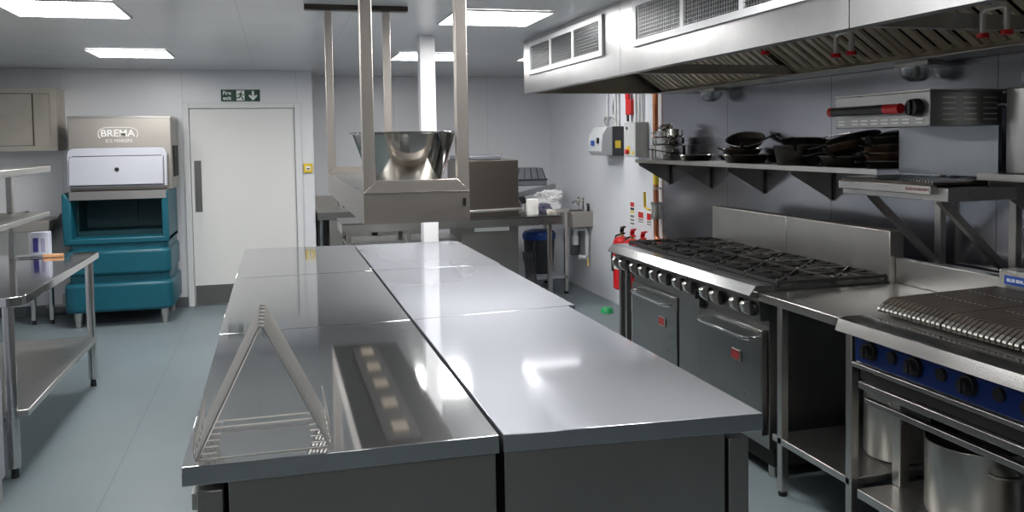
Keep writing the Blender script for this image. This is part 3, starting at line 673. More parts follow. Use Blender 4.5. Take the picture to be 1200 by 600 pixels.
# ------------------------------------------------------------------ right wall: pipes, boxes, extinguishers
PX = 2.64
t = thing('gas_pipe', 'copper gas pipe with valve running up the wall beside the hood', 'pipe', (PX, 4.80, .7))
M().tube([(PX, 4.80, ZC - .005), (PX, 4.80, .80)] + [(PX, 4.80 - .06 * (1 - math.cos(R(q))), .80 - .06 * math.sin(R(q))) for q in range(15, 91, 15)] + [(PX, 4.60, .74)], .024, 14).build('pipe', COPPER, t)
M().cyl((PX, 4.62, .74), (PX, 4.585, .74), .03, n=12).build('elbow_nut', BRASS, t)
M().cyl((PX, 4.585, .74), (PX, 4.45, .74), .018, n=12).build('union', STL, t)
M().cyl((PX, 4.80, .94), (PX, 4.80, 1.055), .040, n=16).cyl((PX, 4.80, .925), (PX, 4.80, .945), .047, n=6).cyl((PX, 4.80, 1.05), (PX, 4.80, 1.07), .047, n=6).build('valve', POT, t)
M().bar((PX - .045, 4.83, 1.0), (PX - .06, 4.90, 1.02), .02, .012).bar((PX - .06, 4.90, 1.02), (PX - .06, 4.905, 1.15), .022, .008).build('valve_lever', YEL, t)
M().cyl((PX, 4.80, 1.175), (PX, 4.80, 1.195), .031, n=16).box(PX, 4.79, 1.178, 2.69, 4.81, 1.192).build('pipe_clip', STL, t)
M().cyl((PX, 4.80, 1.22), (PX, 4.80, 1.34), .0247, n=14, cap=False).build('gas_label', YEL, t)

def ext(y, z, h, r, label, collar):
    x = 2.59
    t = thing('fire_extinguisher', label, 'fire extinguisher', (x, y, z), 'fire extinguishers on the right wall')
    M().lathe((x, y, z), [(0, .01), (r * .8, .005), (r, .02), (r, h - .07), (r * .92, h - .035), (r * .6, h - .01), (r * .3, h), (0, h)], 26).build('cylinder', RED, t)
    M().cyl((x, y, z + h), (x, y, z + h + .035), .018, n=12).build('valve', BRASS, t)
    M().bar((x, y + .01, z + h + .035), (x - .02, y - .085, z + h + .035), .030, .014).build('carry_handle', collar, t)
    M().bar((x, y + .01, z + h + .045), (x - .01, y - .035, z + h + .085), .034, .020).bar((x - .01, y - .035, z + h + .085), (x - .012, y - .085, z + h + .095), .030, .014).build('squeeze_lever', collar, t)
    M().lathe((x, y, z + h + .02), [(.0, 0), (.016, .0), (.016, .008), (0, .008)], 12).build('gauge', SIGNW, t)
    M().tube([(x, y + .02, z + h + .02), (x - .03, y + .07, z + h), (x - .06, y + .06, z + h - .08), (x - r - .012, y + .02, z + h - .18), (x - r - .012, y + .0, z + h - .32)], .010, 8).build('hose', BLACK, t)
    M().box(x + r - .01, y - .03, z + .30, 2.69, y + .03, z + .36).build('wall_bracket', BLACK, t)
    M().lathe((x, y, z + .20), [(r + .0008, 0), (r + .0008, .12)], 26).build('label_panel', plain('ext_label', (.75, .74, .70), .5), t)
ext(5.44, .21, .50, .085, 'red fire extinguisher with black lever, farthest of three on the wall', BLACK)
ext(5.20, .21, .50, .085, 'red fire extinguisher with red lever, middle of three on the wall', RED)
ext(4.97, .21, .50, .085, 'red fire extinguisher nearest the copper pipe', RED)

def sign(y0, y1, z0, z1, label, rows):
    t = thing('safety_sign', label, 'sign', (XR - .003, (y0 + y1) / 2, z0), 'safety signs above the extinguishers')
    M().box(XR - .004, y0, z0, XR, y1, z1).build('panel', SIGNW, t)
    for k, (a, b, mt) in enumerate(rows):
        M().box(XR - .0046, y0 + .006, z0 + (z1 - z0) * a, XR - .0041, y1 - .006, z0 + (z1 - z0) * b).build('print_band', mt, t)
PG = plain('print_grey', (.22, .22, .22), .6)
sign(5.37, 5.47, .80, 1.03, 'tall narrow red and white sign above the extinguishers', [(.80, .98, RED), (.66, .76, BLACK), (.55, .62, YEL), (.36, .46, PG), (.22, .30, PG), (.08, .16, PG)])
sign(5.17, 5.29, .845, .955, 'small red and white sign, middle of the three above the extinguishers', [(.45, .95, RED), (.25, .38, PG), (.08, .18, PG)])
sign(5.00, 5.10, .835, .955, 'small red and white sign nearest the gas valve lever', [(.45, .95, RED), (.25, .38, PG), (.08, .18, PG)])

t = thing('isolator_box', 'white and black wall isolator box with blue socket and yellow label', 'electrical box', (2.6, 5.79, 1.46))
M().box(2.575, 5.61, 1.455, 2.69, 5.97, 1.735).build('back_box', DGREY, t, bevel=.004)
M().prism([(2.574, 1.735), (2.515, 1.73), (2.47, 1.66), (2.46, 1.50), (2.49, 1.46), (2.574, 1.458)], 'y', 5.612, 5.968).build('cover', plain('box_white', (.45, .47, .49), .4), t, recalc=True, bevel=.006)
M().box(2.448, 5.80, 1.555, 2.464, 5.87, 1.605).build('blue_socket', BLUEP, t, bevel=.003)
M().box(2.45, 5.68, 1.575, 2.466, 5.72, 1.63).build('switch', BLACK, t, bevel=.003)
M().box(2.60, 5.607, 1.53, 2.655, 5.6095, 1.60).build('yellow_label', YEL, t)
t = thing('control_panel', 'grey gas interlock panel with red stop button beside the copper pipe', 'electrical box', (2.62, 5.175, 1.45))
M().box(2.565, 5.05, 1.452, 2.69, 5.30, 1.762).build('enclosure', GREYB, t, bevel=.004)
M().box(2.561, 5.056, 1.458, 2.565, 5.294, 1.756).build('front_plate', plain('box_pale', (.52, .54, .55), .4), t)
M().cyl((2.561, 5.21, 1.50), (2.535, 5.21, 1.50), .022, .024, 14).build('stop_button', RED, t)
M().box(2.559, 5.17, 1.48, 2.561, 5.25, 1.55).build('button_plate', YEL, t)
M().box(2.559, 5.085, 1.475, 2.561, 5.125, 1.505).build('warning_label', YEL, t)
M().cyl((2.561, 5.23, 1.71), (2.553, 5.23, 1.71), .014, n=12).build('key_switch', BLACK, t)
for y, lb in ((5.30, 'white conduit nearest the gas pipe'), (5.22, 'second white conduit, above the interlock panel'), (5.14, 'third white conduit, above the interlock panel'), (5.70, 'white conduit above the isolator box, near one'), (5.78, 'white conduit above the isolator box, middle one'), (5.98, 'white conduit above the isolator box, far one')):
    lb = lb.replace('nearest the gas pipe', 'above the interlock panel, farthest of three') if y == 5.30 else lb.replace('second', 'middle').replace('third', 'nearest')
    tag(M().cyl((2.672, y, 1.764 if y < 5.5 else 1.737), (2.672, y, ZC - .002), .012, n=10).build('conduit', FRAME), lb, 'conduit', 'conduits on the right wall')
t = thing('fire_blanket', 'red fire blanket pouch hung high on the right wall', 'fire blanket', (2.66, 5.4, 1.83))
M().box(2.635, 5.325, 1.835, 2.69, 5.445, 1.975).build('pouch', RED, t, bevel=.006)
M().box(2.64, 5.385, 1.975, 2.66, 5.46, 2.12).build('strap', RED, t, bevel=.004)
M().box(2.645, 5.40, 1.775, 2.655, 5.44, 1.835).build('pull_tab', BLACK, t)
tag(M().tube([(2.66, 5.97, 1.74), (2.64, 5.98, 1.80), (2.63, 5.93, 1.83), (2.64, 5.86, 1.81), (2.64, 5.80, 1.83), (2.66, 5.74, 1.80), (2.665, 5.71, 1.74)], .008, 8).build('cable_loop', GREYB), 'grey cable looped above the isolator box', 'cable')
tag(M().prism([(5.83, 1.84), (5.86, 1.87), (5.87, 1.93), (5.84, 2.00), (5.815, 1.93), (5.80, 1.87)], 'x', 2.68, 2.69).build('cable_tag', plain('tag_grey', (.12, .12, .14), .4), recalc=True), 'dark leaf shaped tag hanging above the isolator box', 'tag')
tag(M().lathe((2.44, 5.46, 0.001), [(0, .045), (.045, .045), (.055, .03), (.06, 0), (.05, 0)], 20).build('plastic_cap', GRN2), 'small green plastic cap lying on the floor by the range', 'cap')

# ------------------------------------------------------------------ dish area at the back
t = thing('dish_table', 'long steel dish table across the recess, with notch for dishwasher', 'table', (1.07, 6.1, 0))
M().prism([(.05, 5.75), (2.10, 5.75), (2.10, 6.40), (1.74, 6.40), (1.74, 5.84), (1.13, 5.84), (1.13, 6.40), (.05, 6.40)], 'z', .885, .900).build('table_top', DKSTL, t, recalc=True, smooth=False)
M().box(.05, 5.75, .815, 2.10, 5.765, .885).build('front_apron', STL, t)
M().box(.05, 5.766, .80, .062, 6.40, .884).build('end_apron', STL, t)
M().box(2.088, 5.766, .815, 2.10, 6.40, .884).build('end_apron', STL, t)
for x, y in ((.09, 5.775), (.63, 5.775), (1.975, 5.775), (1.80, 6.34), (.09, 6.34), (.63, 6.34)):
    M().box(x, y, .001, x + .04, y + .04, .885).build('leg', STV, t, bevel=.003)
M().box(.09, 5.83, .70, 1.12, 6.33, .72).build('undershelf', STL, t)

t = thing('rinse_tap', 'chrome rinse tap on the dish table, seen mirrored in the worktop', 'tap', (.63, 6.25, .90))
M().cyl((.63, 6.32, .9005), (.63, 6.32, .92), .03, n=14).tube([(.63, 6.32, .92), (.63, 6.32, 1.30), (.63, 6.30, 1.33), (.63, 6.22, 1.33), (.63, 6.20, 1.30), (.63, 6.20, 1.20)], .015, 10).build('spout', CHROME, t)
M().cyl((.63, 6.20, 1.13), (.63, 6.20, 1.21), .018, .024, 12).build('spray_head', CHROME, t)
M().tube([(.66, 6.32, 1.0), (.72, 6.30, 1.02)], .009, 8).build('lever', CHROME, t)
t = thing('dishwasher', 'tall brown-grey steel hood dishwasher with pull bar behind the gantry', 'dishwasher', (1.43, 6.2, 0))
M().box(1.16, 5.87, .12, 1.71, 6.45, .84).build('body', SIDE, t, bevel=.004)
M().box(1.15, 5.86, .90, 1.715, 6.47, 1.435).build('hood_cover', plain('hood_brown', (.17, .148, .132), .38, .9), t, bevel=.006)
M().box(1.19, 5.90, .842, 1.68, 6.43, .899).build('wash_deck', DKSTL, t)
M().box(1.16, 5.90, 1.436, 1.56, 6.40, 1.478).build('top_cap', GREYP, t, bevel=.01)
M().tube([(1.735, 6.20, 1.12), (1.745, 6.0, 1.04), (1.745, 5.88, .985), (1.73, 5.83, .972), (1.69, 5.815, .968), (1.18, 5.815, .962), (1.13, 5.85, .965), (1.125, 6.0, 1.04), (1.13, 6.20, 1.12)], .014, 10).build('pull_bar', STL, t)
M().box(1.28, 5.867, .765, 1.62, 5.87, .80).build('notice', SIGNW, t)
for x in (1.20, 1.67):
    for y in (5.91, 6.40): M().cyl((x, y, 0), (x, y, .12), .02, n=12).build('foot', TUBE, t)

t = thing('side_bench', 'steel bench with undershelf in the back right corner holding the bin', 'table', (2.08, 6.85, 0))
M().box(1.76, 6.50, .858, 2.44, 7.30, .895).build('bench_top', STL, t, bevel=.003)
M().box(1.78, 6.52, .165, 2.43, 7.28, .19).build('undershelf', WHITEP, t)
for x in (1.785, 2.395):
    for y in (6.52, 7.24):
        l = M().box(x, y, .025, x + .035, y + .035, .858).build('leg', STV, t, bevel=.003)
        M().cyl((x + .018, y + .018, 0), (x + .018, y + .018, .025), .022, n=12).build('foot', BLACK, l)
t = thing('storage_bin', 'black plastic bin with blue lid on the bench undershelf', 'bin', (2.2, 6.85, .191))
M().lathe((2.215, 6.85, .191), [(0, 0), (.14, 0), (.15, .02), (.17, .40), (.175, .42), (.168, .42), (.145, .025), (0, .02)], 30).build('bin_body', DGREY, t)
M().lathe((2.215, 6.85, .605), [(.178, -.05), (.182, 0), (.16, .035), (.10, .05), (0, .05)], 30).build('lid', BLUEP, t)
for (x, lb) in ((1.66, 'dark bag slumped under the dish table beside the dishwasher'), (1.88, 'grey dish pan propped under the side bench')):
    pass
t = thing('crate', 'dark folded crate leaning under the dish table near the bin', 'crate', (1.84, 6.2, 0), None)
m = M()
for i in range(5): m.bar((1.85 + i * .022, 5.95, .02), (1.86 + i * .022, 6.24, .50), .012, .02)
for i in range(4): m.bar((1.84, 5.98 + i * .07, .08 + i * .12), (1.95, 5.98 + i * .07, .08 + i * .12), .012, .012)
m.build('slat', DGREY, t)
M().tube([(1.94, 6.12, .36), (1.92, 6.02, .46), (1.91, 6.04, .56), (1.94, 6.10, .62)], .006, 8).build('handle', DGREY, t)

# hand basin on right wall
t = thing('hand_basin', 'small steel hand basin fixed to the right wall with white waste pipe', 'basin', (2.56, 6.65, .3))
bs = M().hexa([(2.46, 6.46, .70), (2.69, 6.46, .70), (2.69, 6.84, .70), (2.46, 6.84, .70)], [(2.45, 6.445, .86), (2.69, 6.445, .86), (2.69, 6.855, .86), (2.45, 6.855, .86)]).build('bowl', plain('basin_steel', (.42, .40, .36), .35, .7), t, bevel=.006)
M().lathe((2.565, 6.65, .8605), [(.105, .0), (.10, .001), (0, .001)], 24).build('drain', CHAR, bs)
for y in (6.58, 6.72):
    M().tube([(2.63, y, .861), (2.63, y, .95), (2.61, y, .965), (2.57, y, .955), (2.56, y, .93)], .012, 8).cyl((2.63, y, .96), (2.63, y, 1.0), .018, n=10).build('tap', CHROME, t)
M().tube([(2.655, 6.50, .861), (2.655, 6.50, .92), (2.64, 6.48, .935)], .016, 8).build('soap_pump', BLACK, t)
wp = M().tube([(2.55, 6.62, .70), (2.55, 6.62, .50)], .026, 12).tube([(2.55, 6.62, .66), (2.60, 6.58, .67), (2.645, 6.55, .665), (2.65, 6.54, .62), (2.65, 6.54, .40), (2.64, 6.55, .37), (2.58, 6.60, .37)], .022, 12).build('waste_pipe', PIPEW, t)
M().cyl((2.55, 6.62, .50), (2.55, 6.62, .60), .037, n=16).cyl((2.55, 6.62, .66), (2.55, 6.62, .70), .035, n=16).build('trap', PIPEW, t)
M().tube([(2.66, 6.56, .37), (2.66, 6.54, .32), (2.655, 6.53, .28)], .012, 8).build('valve', BRASS, t)
M().box(2.60, 6.88, .35, 2.685, 6.95, .84).build('splash_bracket', DKSTL, t)

# things on the dish table and bench
t = thing('dish_rack', 'grey plastic dish basket turned upside down on the pile in the corner', 'basket', (2.13, 6.95, 1.13))
zb = 1.13
m = M().hexa([(1.955, 6.80, zb), (2.30, 6.80, zb), (2.30, 7.14, zb), (1.955, 7.14, zb)], [(1.955, 6.80, zb + .065), (2.30, 6.80, zb + .065), (2.30, 7.14, zb + .065), (1.955, 7.14, zb + .065)])
m.hexa([(1.965, 6.81, zb + .068), (2.29, 6.81, zb + .068), (2.29, 7.13, zb + .068), (1.965, 7.13, zb + .068)], [(2.0, 6.84, zb + .19), (2.255, 6.84, zb + .19), (2.255, 7.10, zb + .19), (2.0, 7.10, zb + .19)])
m.build('basket_body', GREYP, t, bevel=.008)
m = M()
for i in range(5): m.bar((1.968 + i * .08, 6.806, zb + .07), (2.0 + i * .063, 6.834, zb + .19), .008, .008)
m.bar((1.95, 6.797, zb + .066), (2.305, 6.797, zb + .066), .012, .012); m.build('rib', DGREY, t)
t = thing('wire_tray', 'long grey wire tray leaning across the bench beneath the basket', 'tray', (2.03, 6.7, .9))
for dz, dy in ((0, 0), (.0, .34)):
    pass
m = M()
for y in (6.76, 6.86, 6.96, 7.06): m.bar((1.78, y, .985), (2.38, y, 1.105), .012, .02)
for i in range(13): m.bar((1.78 + i * .05, 6.76, .987 + i * .01), (1.78 + i * .05, 7.06, .987 + i * .01), .006, .012)
m.build('wire_grid', GREYP, t, smooth=False)
M().bar((1.78, 6.753, 1.005), (2.38, 6.753, 1.125), .012, .05).build('front_rim', plain('pale_grey_plastic', (.20, .21, .23), .5), t)
M().bar((1.785, 6.91, .945), (2.05, 6.91, .985), .30, .07).build('tray_box', DGREY, t, bevel=.01)
tag(M().box(1.80, 6.20, .9005, 2.06, 6.37, .93).build('food_tray', GREYB, bevel=.004), 'flat grey tray on the dish table behind the white packet', 'tray')
def blob(c, sx, sy, sz, seed, mat, name, label, cat, amp=.30, box=.5):
    import bmesh
    from mathutils import noise
    bm = bmesh.new(); bmesh.ops.create_icosphere(bm, subdivisions=5, radius=1)
    for v in bm.verts:
        p = v.co.copy(); mx = max(abs(p.x), abs(p.y), abs(p.z)); q = p.lerp(p / mx, box)
        o_ = Vector((seed * 7.1, seed * 3.3, 0)); n1 = noise.noise(p * 1.7 + o_); n2 = abs(noise.noise(p * 3.6 + o_)); n3 = abs(noise.noise(p * 8 + o_))
        q *= 1 + amp * (n1 * .9 + .5 * n2 - .6 * n3)
        v.co = (q.x * sx, q.y * sy, max(q.z, -.92) * sz + sz * .92)
    mm = M(); mm.add([v.co + Vector(c) for v in bm.verts], [[v.index for v in f.verts] for f in bm.faces]); bm.free()
    return tag(mm.build(name, mat), label, cat)
blob((1.86, 5.90, .9005), .058, .035, .080, 1, plain('paper_white', (.78, .78, .76), .6), 'paper_packet', 'upright white paper packet at the front edge of the dish table', 'packet', .12, .85)
blob((2.0, 6.03, .9005), .085, .06, .05, 2, PRINT, 'printed_cloth', 'crumpled dark blue and white printed cloth beside the white packet', 'cloth')
blob((1.86, 6.60, .8955), .085, .075, .055, 9, DGREY, 'black_bag', 'black crumpled bag on the side bench behind the white packet', 'bag')
blob((2.25, 6.61, .8955), .14, .09, .10, 3, BAG, 'carrier_bag', 'crumpled white carrier bag on the bench beside the basin', 'bag')
blob((2.03, 5.83, .9005), .045, .03, .028, 5, plain('cup_pale', (.5, .48, .42), .5), 'paper_cup', 'small pale crumpled cup on the dish table edge', 'cup')

# sink bench against the recess wall, seen left of the gantry
t = thing('recess_sink', 'steel sink bench with curved tap against the recess wall', 'sink', (.7, 7.5, 0))
M().box(-.10, 7.10, .82, 1.05, 7.89, .90).build('sink_top', DKSTL, t, bevel=.004)
M().box(-.10, 7.86, .90, 1.05, 7.89, 1.03).build('upstand', SIDE, t)
M().box(.02, 7.14, .12, .46, 7.85, .819).build('cabinet', STV, t, bevel=.003)
M().box(.52, 7.14, .12, 1.03, 7.85, .819).build('cabinet', STV, t, bevel=.003)
M().tube([(.14, 7.55, .90), (.14, 7.55, 1.06), (.15, 7.5, 1.085), (.17, 7.35, 1.06), (.175, 7.28, 1.0), (.175, 7.27, .97)], .016, 10).build('tap', CHROME, t)
M().cyl((.175, 7.27, .93), (.175, 7.27, .975), .022, .018, 12).build('tap_tip', CHROME, t)
for x in (-.06, 1.0):
    for y in (7.15, 7.84): M().cyl((x, y, 0), (x, y, .82), .018, n=12).build('leg', TUBE, t)

# ------------------------------------------------------------------ left side: wall items, ice machine
t = thing('exit_sign', 'green and white fire exit sign above the white door', 'sign', (-.824, YD - .01, 2.045))
SX_0, SX_1, SZ0, SZ1 = -1.012, -.636, 2.053, 2.172
M().box(SX_0, YD - .006, SZ0, SX_1, YD, SZ1).build('panel', GREEN, t)
sw, sh = SX_1 - SX_0, SZ1 - SZ0; YS = YD - .0075
text('Fire', .052, (SX_0 + .058, YS, SZ0 + sh * .70), (R(90), 0, 0), SIGNW, t, bold=.001)
text('exit', .052, (SX_0 + .058, YS, SZ0 + sh * .27), (R(90), 0, 0), SIGNW, t, bold=.001)
dx0, dx1 = SX_0 + sw * .395, SX_0 + sw * .60
M().box(dx0, YS - .0003, SZ0 + sh * .07, dx1, YS + .001, SZ0 + sh * .93).build('doorway_symbol', SIGNW, t)
def flat(m, poly, y): m.prism(poly, 'y', y - .0008, y); return m
u = lambda a, b: (dx0 + (dx1 - dx0) * a, SZ0 + sh * b)
m = M(); Yq = YS - .0004
flat(m, [u(.62 + .09 * math.cos(R(k * 45)), .80 + .055 * math.sin(R(k * 45))) for k in range(8)], Yq)
def limb(a, b, w):
    p, q = Vector(u(*a)), Vector(u(*b)); n_ = (q - p).normalized(); n_ = Vector((-n_.y, n_.x)) * w / 2
    flat(m, [tuple(p + n_), tuple(p - n_), tuple(q - n_), tuple(q + n_)], Yq)
limb((.58, .72), (.46, .45), .016); limb((.55, .66), (.30, .64), .008); limb((.30, .64), (.16, .52), .008); limb((.58, .66), (.76, .52), .008); limb((.76, .52), (.92, .56), .008)
limb((.46, .47), (.34, .28), .011); limb((.36, .30), (-.05, .30), .011); limb((.48, .47), (.68, .34), .011); limb((.68, .36), (.86, .10), .011)
m.build('running_figure', GREEN, t, recalc=True)
ax_ = SX_0 + sw * .82; az = SZ0
m = M()
flat(m, [(ax_ - .011, az + sh * .88), (ax_ - .011, az + sh * .40), (ax_ - .026, az + sh * .55), (ax_ - .040, az + sh * .55), (ax_ - .040, az + sh * .42), (ax_, az + sh * .07), (ax_ + .040, az + sh * .42), (ax_ + .040, az + sh * .55), (ax_ + .026, az + sh * .55), (ax_ + .011, az + sh * .40), (ax_ + .011, az + sh * .88)], YS)
m.build('down_arrow', SIGNW, t, recalc=True)

t = thing('call_point', 'small yellow call point box on the wall right of the door', 'call point', (-.18, YD - .03, 1.32))
M().box(-.225, YD - .03, 1.318, -.135, YD, 1.412).build('housing', YEL, t, bevel=.004)
M().box(-.205, YD - .032, 1.345, -.155, YD - .0301, 1.385).build('glass_plate', SIGNW, t)
M().box(-.195, YD - .0328, 1.352, -.165, YD - .0321, 1.366).build('black_mark', BLACK, t)

# ice maker
t = thing('ice_maker', 'steel ice maker head standing on the teal storage bin', 'ice maker', (-1.87, 6.8, 1.2))
ix0, ix1, iy0, iy1 = -2.285, -1.425, 6.50, 7.08
M().box(ix0, iy0, 1.222, ix1, iy1, 1.885).build('casing', plain('ice_steel', (.40, .375, .345), .42, .85, noise=.05, nscale=3), t, bevel=.006)
M().box(ix0 - .004, iy0 - .004, 1.872, ix1 + .004, iy1 - .002, 1.893).build('top_lid', STL, t, bevel=.003)
M().box(ix1 + .0005, 6.62, 1.33, ix1 + .012, 6.95, 1.62).build('side_vent', BLACKM, t)
LC = plain('logo_white', (.75, .75, .73), .5)
text('BREMA', .088, (-1.875, iy0 - .0015, 1.735), (R(90), 0, 0), LC, t, sx=1.05, bold=.001)
text('ICE MAKERS', .042, (-1.865, iy0 - .0015, 1.668), (R(90), 0, 0), LC, t, sx=1.0)
pts = []
for k in range(40):
    a = 2 * math.pi * k / 40; ca, sa = math.cos(a), math.sin(a)
    pts.append((-1.872 + .165 * math.copysign(abs(ca) ** .55, ca), iy0 - .002, 1.733 + .058 * math.copysign(abs(sa) ** .7, sa)))
ring = pts[:26] + pts[26:]
M().tube([p for i, p in enumerate(pts) if not (26 <= i <= 36)][0:], .0028, 6).build('logo_ring', LC, t) if False else M().tube(pts[37:] + pts[:25], .0028, 6).build('logo_ring', LC, t)
MK = t

# storage bin (teal)
t = thing('ice_bin', 'large teal plastic ice storage bin with dark open mouth', 'ice bin', (-1.9, 6.75, 0))
def rbox(m, x0, x1, y0, y1, z0, z1, c, n=5):
    pl = []
    for cx, cy, a0 in ((x1 - c, y1 - .03, 0), (x0 + c, y1 - .03, 90), (x0 + c, y0 + c, 180), (x1 - c, y0 + c, 270)):
        r = .03 if a0 < 180 else c
        if a0 < 180: cx = x1 - r if a0 == 0 else x0 + r
        for k in range(n + 1):
            a = R(a0 + 90 * k / n); pl.append((cx + r * math.cos(a), cy + r * math.sin(a)))
    return m.prism(pl, 'z', z0, z1)
bx0, bx1 = -2.335, -1.455
rbox(M(), bx0 - .01, bx1 + .02, 6.34, 7.10, .135, .395, .10).build('lower_band', TEAL, t, bevel=.035, seg=4)
rbox(M(), bx0 + .03, bx1 - .01, 6.40, 7.09, .385, .475, .08).build('waist', TEAL, t)
rbox(M(), bx0 + .01, bx1 + .01, 6.36, 7.10, .465, .690, .09).build('middle_band', TEAL, t, bevel=.03, seg=4)
rbox(M(), bx0 + .035, bx1 - .01, 6.40, 7.09, .68, .77, .08).build('waist', TEAL, t)
m = M()
mx0, mx1, mz0, mz1 = -2.262, -1.512, .80, 1.13
y0, y1 = 6.38, 7.10
# upper body as a frame round the mouth
m.prism([(bx0, .745), (bx1, .745), (bx1, .80), (mx1, mz0), (mx0, mz0), (bx0, .80)], 'y', y0, y1)
m.prism([(bx0, .745), (mx0, mz0), (mx0, mz1), (bx0 + .02, 1.215), (bx0, 1.20)], 'y', y0, y1)
m.prism([(bx1, .745), (bx1, 1.20), (bx1 - .02, 1.215), (mx1, mz1), (mx1, mz0)], 'y', y0, y1)
m.build('mouth_frame', TEAL, t, recalc=True, bevel=.02, seg=3)
M().box(-2.27, 6.375, 1.145, -1.47, 6.90, 1.2205).build('steel_strip', STL, t)
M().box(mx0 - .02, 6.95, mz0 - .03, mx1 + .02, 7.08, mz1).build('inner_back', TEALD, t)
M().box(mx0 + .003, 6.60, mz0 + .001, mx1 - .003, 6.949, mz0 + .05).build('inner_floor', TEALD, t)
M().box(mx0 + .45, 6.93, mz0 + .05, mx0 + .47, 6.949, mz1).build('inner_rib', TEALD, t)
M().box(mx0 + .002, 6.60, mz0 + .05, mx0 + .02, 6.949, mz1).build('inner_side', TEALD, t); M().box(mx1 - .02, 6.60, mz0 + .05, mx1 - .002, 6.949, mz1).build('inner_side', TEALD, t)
# flap door, opened up and resting against the ice maker
fl = M()
def tilt(x, z, dy): return (x, 6.455 - (1.60 - z) * .13 + dy, z)
def rrect(x0, x1, z0, z1, c, dy):
    out = []
    for cx, cz, a0 in ((x1 - c, z1 - c, 0), (x0 + c, z1 - c, 90)):
        for k in range(6):
            a = R(a0 + 18 * k); out.append(tilt(cx + c * math.cos(a), cz + c * math.sin(a), dy))
    out += [tilt(x0, z0, dy), tilt(x1, z0, dy)]; return out
A_ = rrect(-2.285, -1.455, 1.255, 1.605, .06, 0); B_ = rrect(-2.285, -1.455, 1.255, 1.605, .06, -.03); n = len(A_)
fl.add(A_ + B_, [tuple(range(n)), tuple(range(n, 2 * n))[::-1]] + [(i, (i + 1) % n, n + (i + 1) % n, n + i) for i in range(n)])
fd = fl.build('flap_door', WHITEP, MK, recalc=True, bevel=.006)
m = M()
A_ = rrect(-2.25, -1.49, 1.28, 1.53, .02, -.0305); B_ = rrect(-2.265, -1.485, 1.275, 1.525, .02, -.052); n = len(A_)
m.add(A_ + B_, [tuple(range(n)), tuple(range(n, 2 * n))[::-1]] + [(i, (i + 1) % n, n + (i + 1) % n, n + i) for i in range(n)])
m.build('door_panel', plain('flap_white', (.36, .37, .42), .45), fd, recalc=True, bevel=.004)
p = tilt(-1.872, 1.412, -.052); M().cyl(p, (p[0], p[1] - .008, p[2]), .019, n=16).build('door_stud', BLACK, fd)
p0, p1 = tilt(-2.24, 1.532, -.031), tilt(-1.50, 1.532, -.031); GR = plain('shadow_gap_grey', (.05, .05, .06), .5)
M().bar(p0, p1, .012, .009).bar(tilt(-2.262, 1.275, -.031), tilt(-2.257, 1.53, -.031), .005, .012).bar(tilt(-1.482, 1.275, -.031), tilt(-1.484, 1.53, -.031), .005, .012).bar(tilt(-2.26, 1.270, -.031), tilt(-1.484, 1.270, -.031), .012, .005).build('painted_shadow_gap', GR, fd)  # dark bars painted as the shadow gap round the flap panel
for x in (-2.24, -1.52):
    for y in (6.42, 7.02): M().cyl((x, y, 0), (x, y, .07), .026, n=14).cyl((x, y, .07), (x, y, .136), .034, n=14).build('foot', STL, t)

tag(M().tube([(-2.41, 7.125, .70), (-2.41, 7.125, 1.11), (-2.41, 7.10, 1.135), (-2.39, 7.07, 1.14)], .012, 10).cyl((-2.41, 7.12, 1.08), (-2.41, 7.12, 1.10), .02, n=10).box(-2.42, 7.12, 1.0, -2.40, 7.146, 1.02).cyl((-2.41, 7.10, 1.135), (-2.36, 7.06, 1.145), .022, n=10).build('water_pipe', plain('old_copper', (.22, .13, .09), .4, .8)), 'thin copper water pipe with valve left of the ice machine', 'pipe')

# wall cupboard
t = thing('wall_cupboard', 'steel wall cupboard with sliding door at the upper left', 'cupboard', (-2.9, 6.98, 1.58))
cx0, cx1, cy0, cy1, cz0, cz1 = -3.55, -2.435, 6.80, 7.14, 1.59, 2.165
CUP = plain('cupboard_steel', (.50, .46, .40), .42, .75, noise=.1, nscale=4)
M().box(cx0, cy0 + .03, cz0, cx1, cy1, cz1).build('carcass', CUP, t, bevel=.004)
M().box(cx0, cy0, cz0, cx1, cy0 + .03, cz0 + .045).box(cx0, cy0, cz1 - .05, cx1, cy0 + .03, cz1).box(cx1 - .055, cy0, cz0 + .045, cx1, cy0 + .03, cz1 - .05).build('face_frame', CUP, t, smooth=False)
M().box(-3.2, cy0 + .006, cz0 + .05, cx1 - .21, cy0 + .016, cz1 - .056).build('sliding_door', CUP, t)
M().box(cx1 - .205, cy0 + .012, cz0 + .046, cx1 - .197, cy0 + .0295, cz1 - .051).box(-3.2, cy0 + .0065, cz0 + .0452, cx1 - .21, cy0 + .0155, cz0 + .0495).box(-3.2, cy0 + .0065, cz1 - .0555, cx1 - .21, cy0 + .0155, cz1 - .0505).build('door_gap_shade', BLACKM, t)  # dark strips painted as the shaded gaps round the sliding door
M().box(cx1 - .28, cy0 + .018, cz0 + .05, cx1 - .06, cy0 + .027, cz1 - .056).build('sliding_door', CUP, t)
M().box(cx0 - .0, cy0 + .006, cz0 + .05, -3.21, cy0 + .016, cz1 - .056).build('sliding_door', CUP, t)

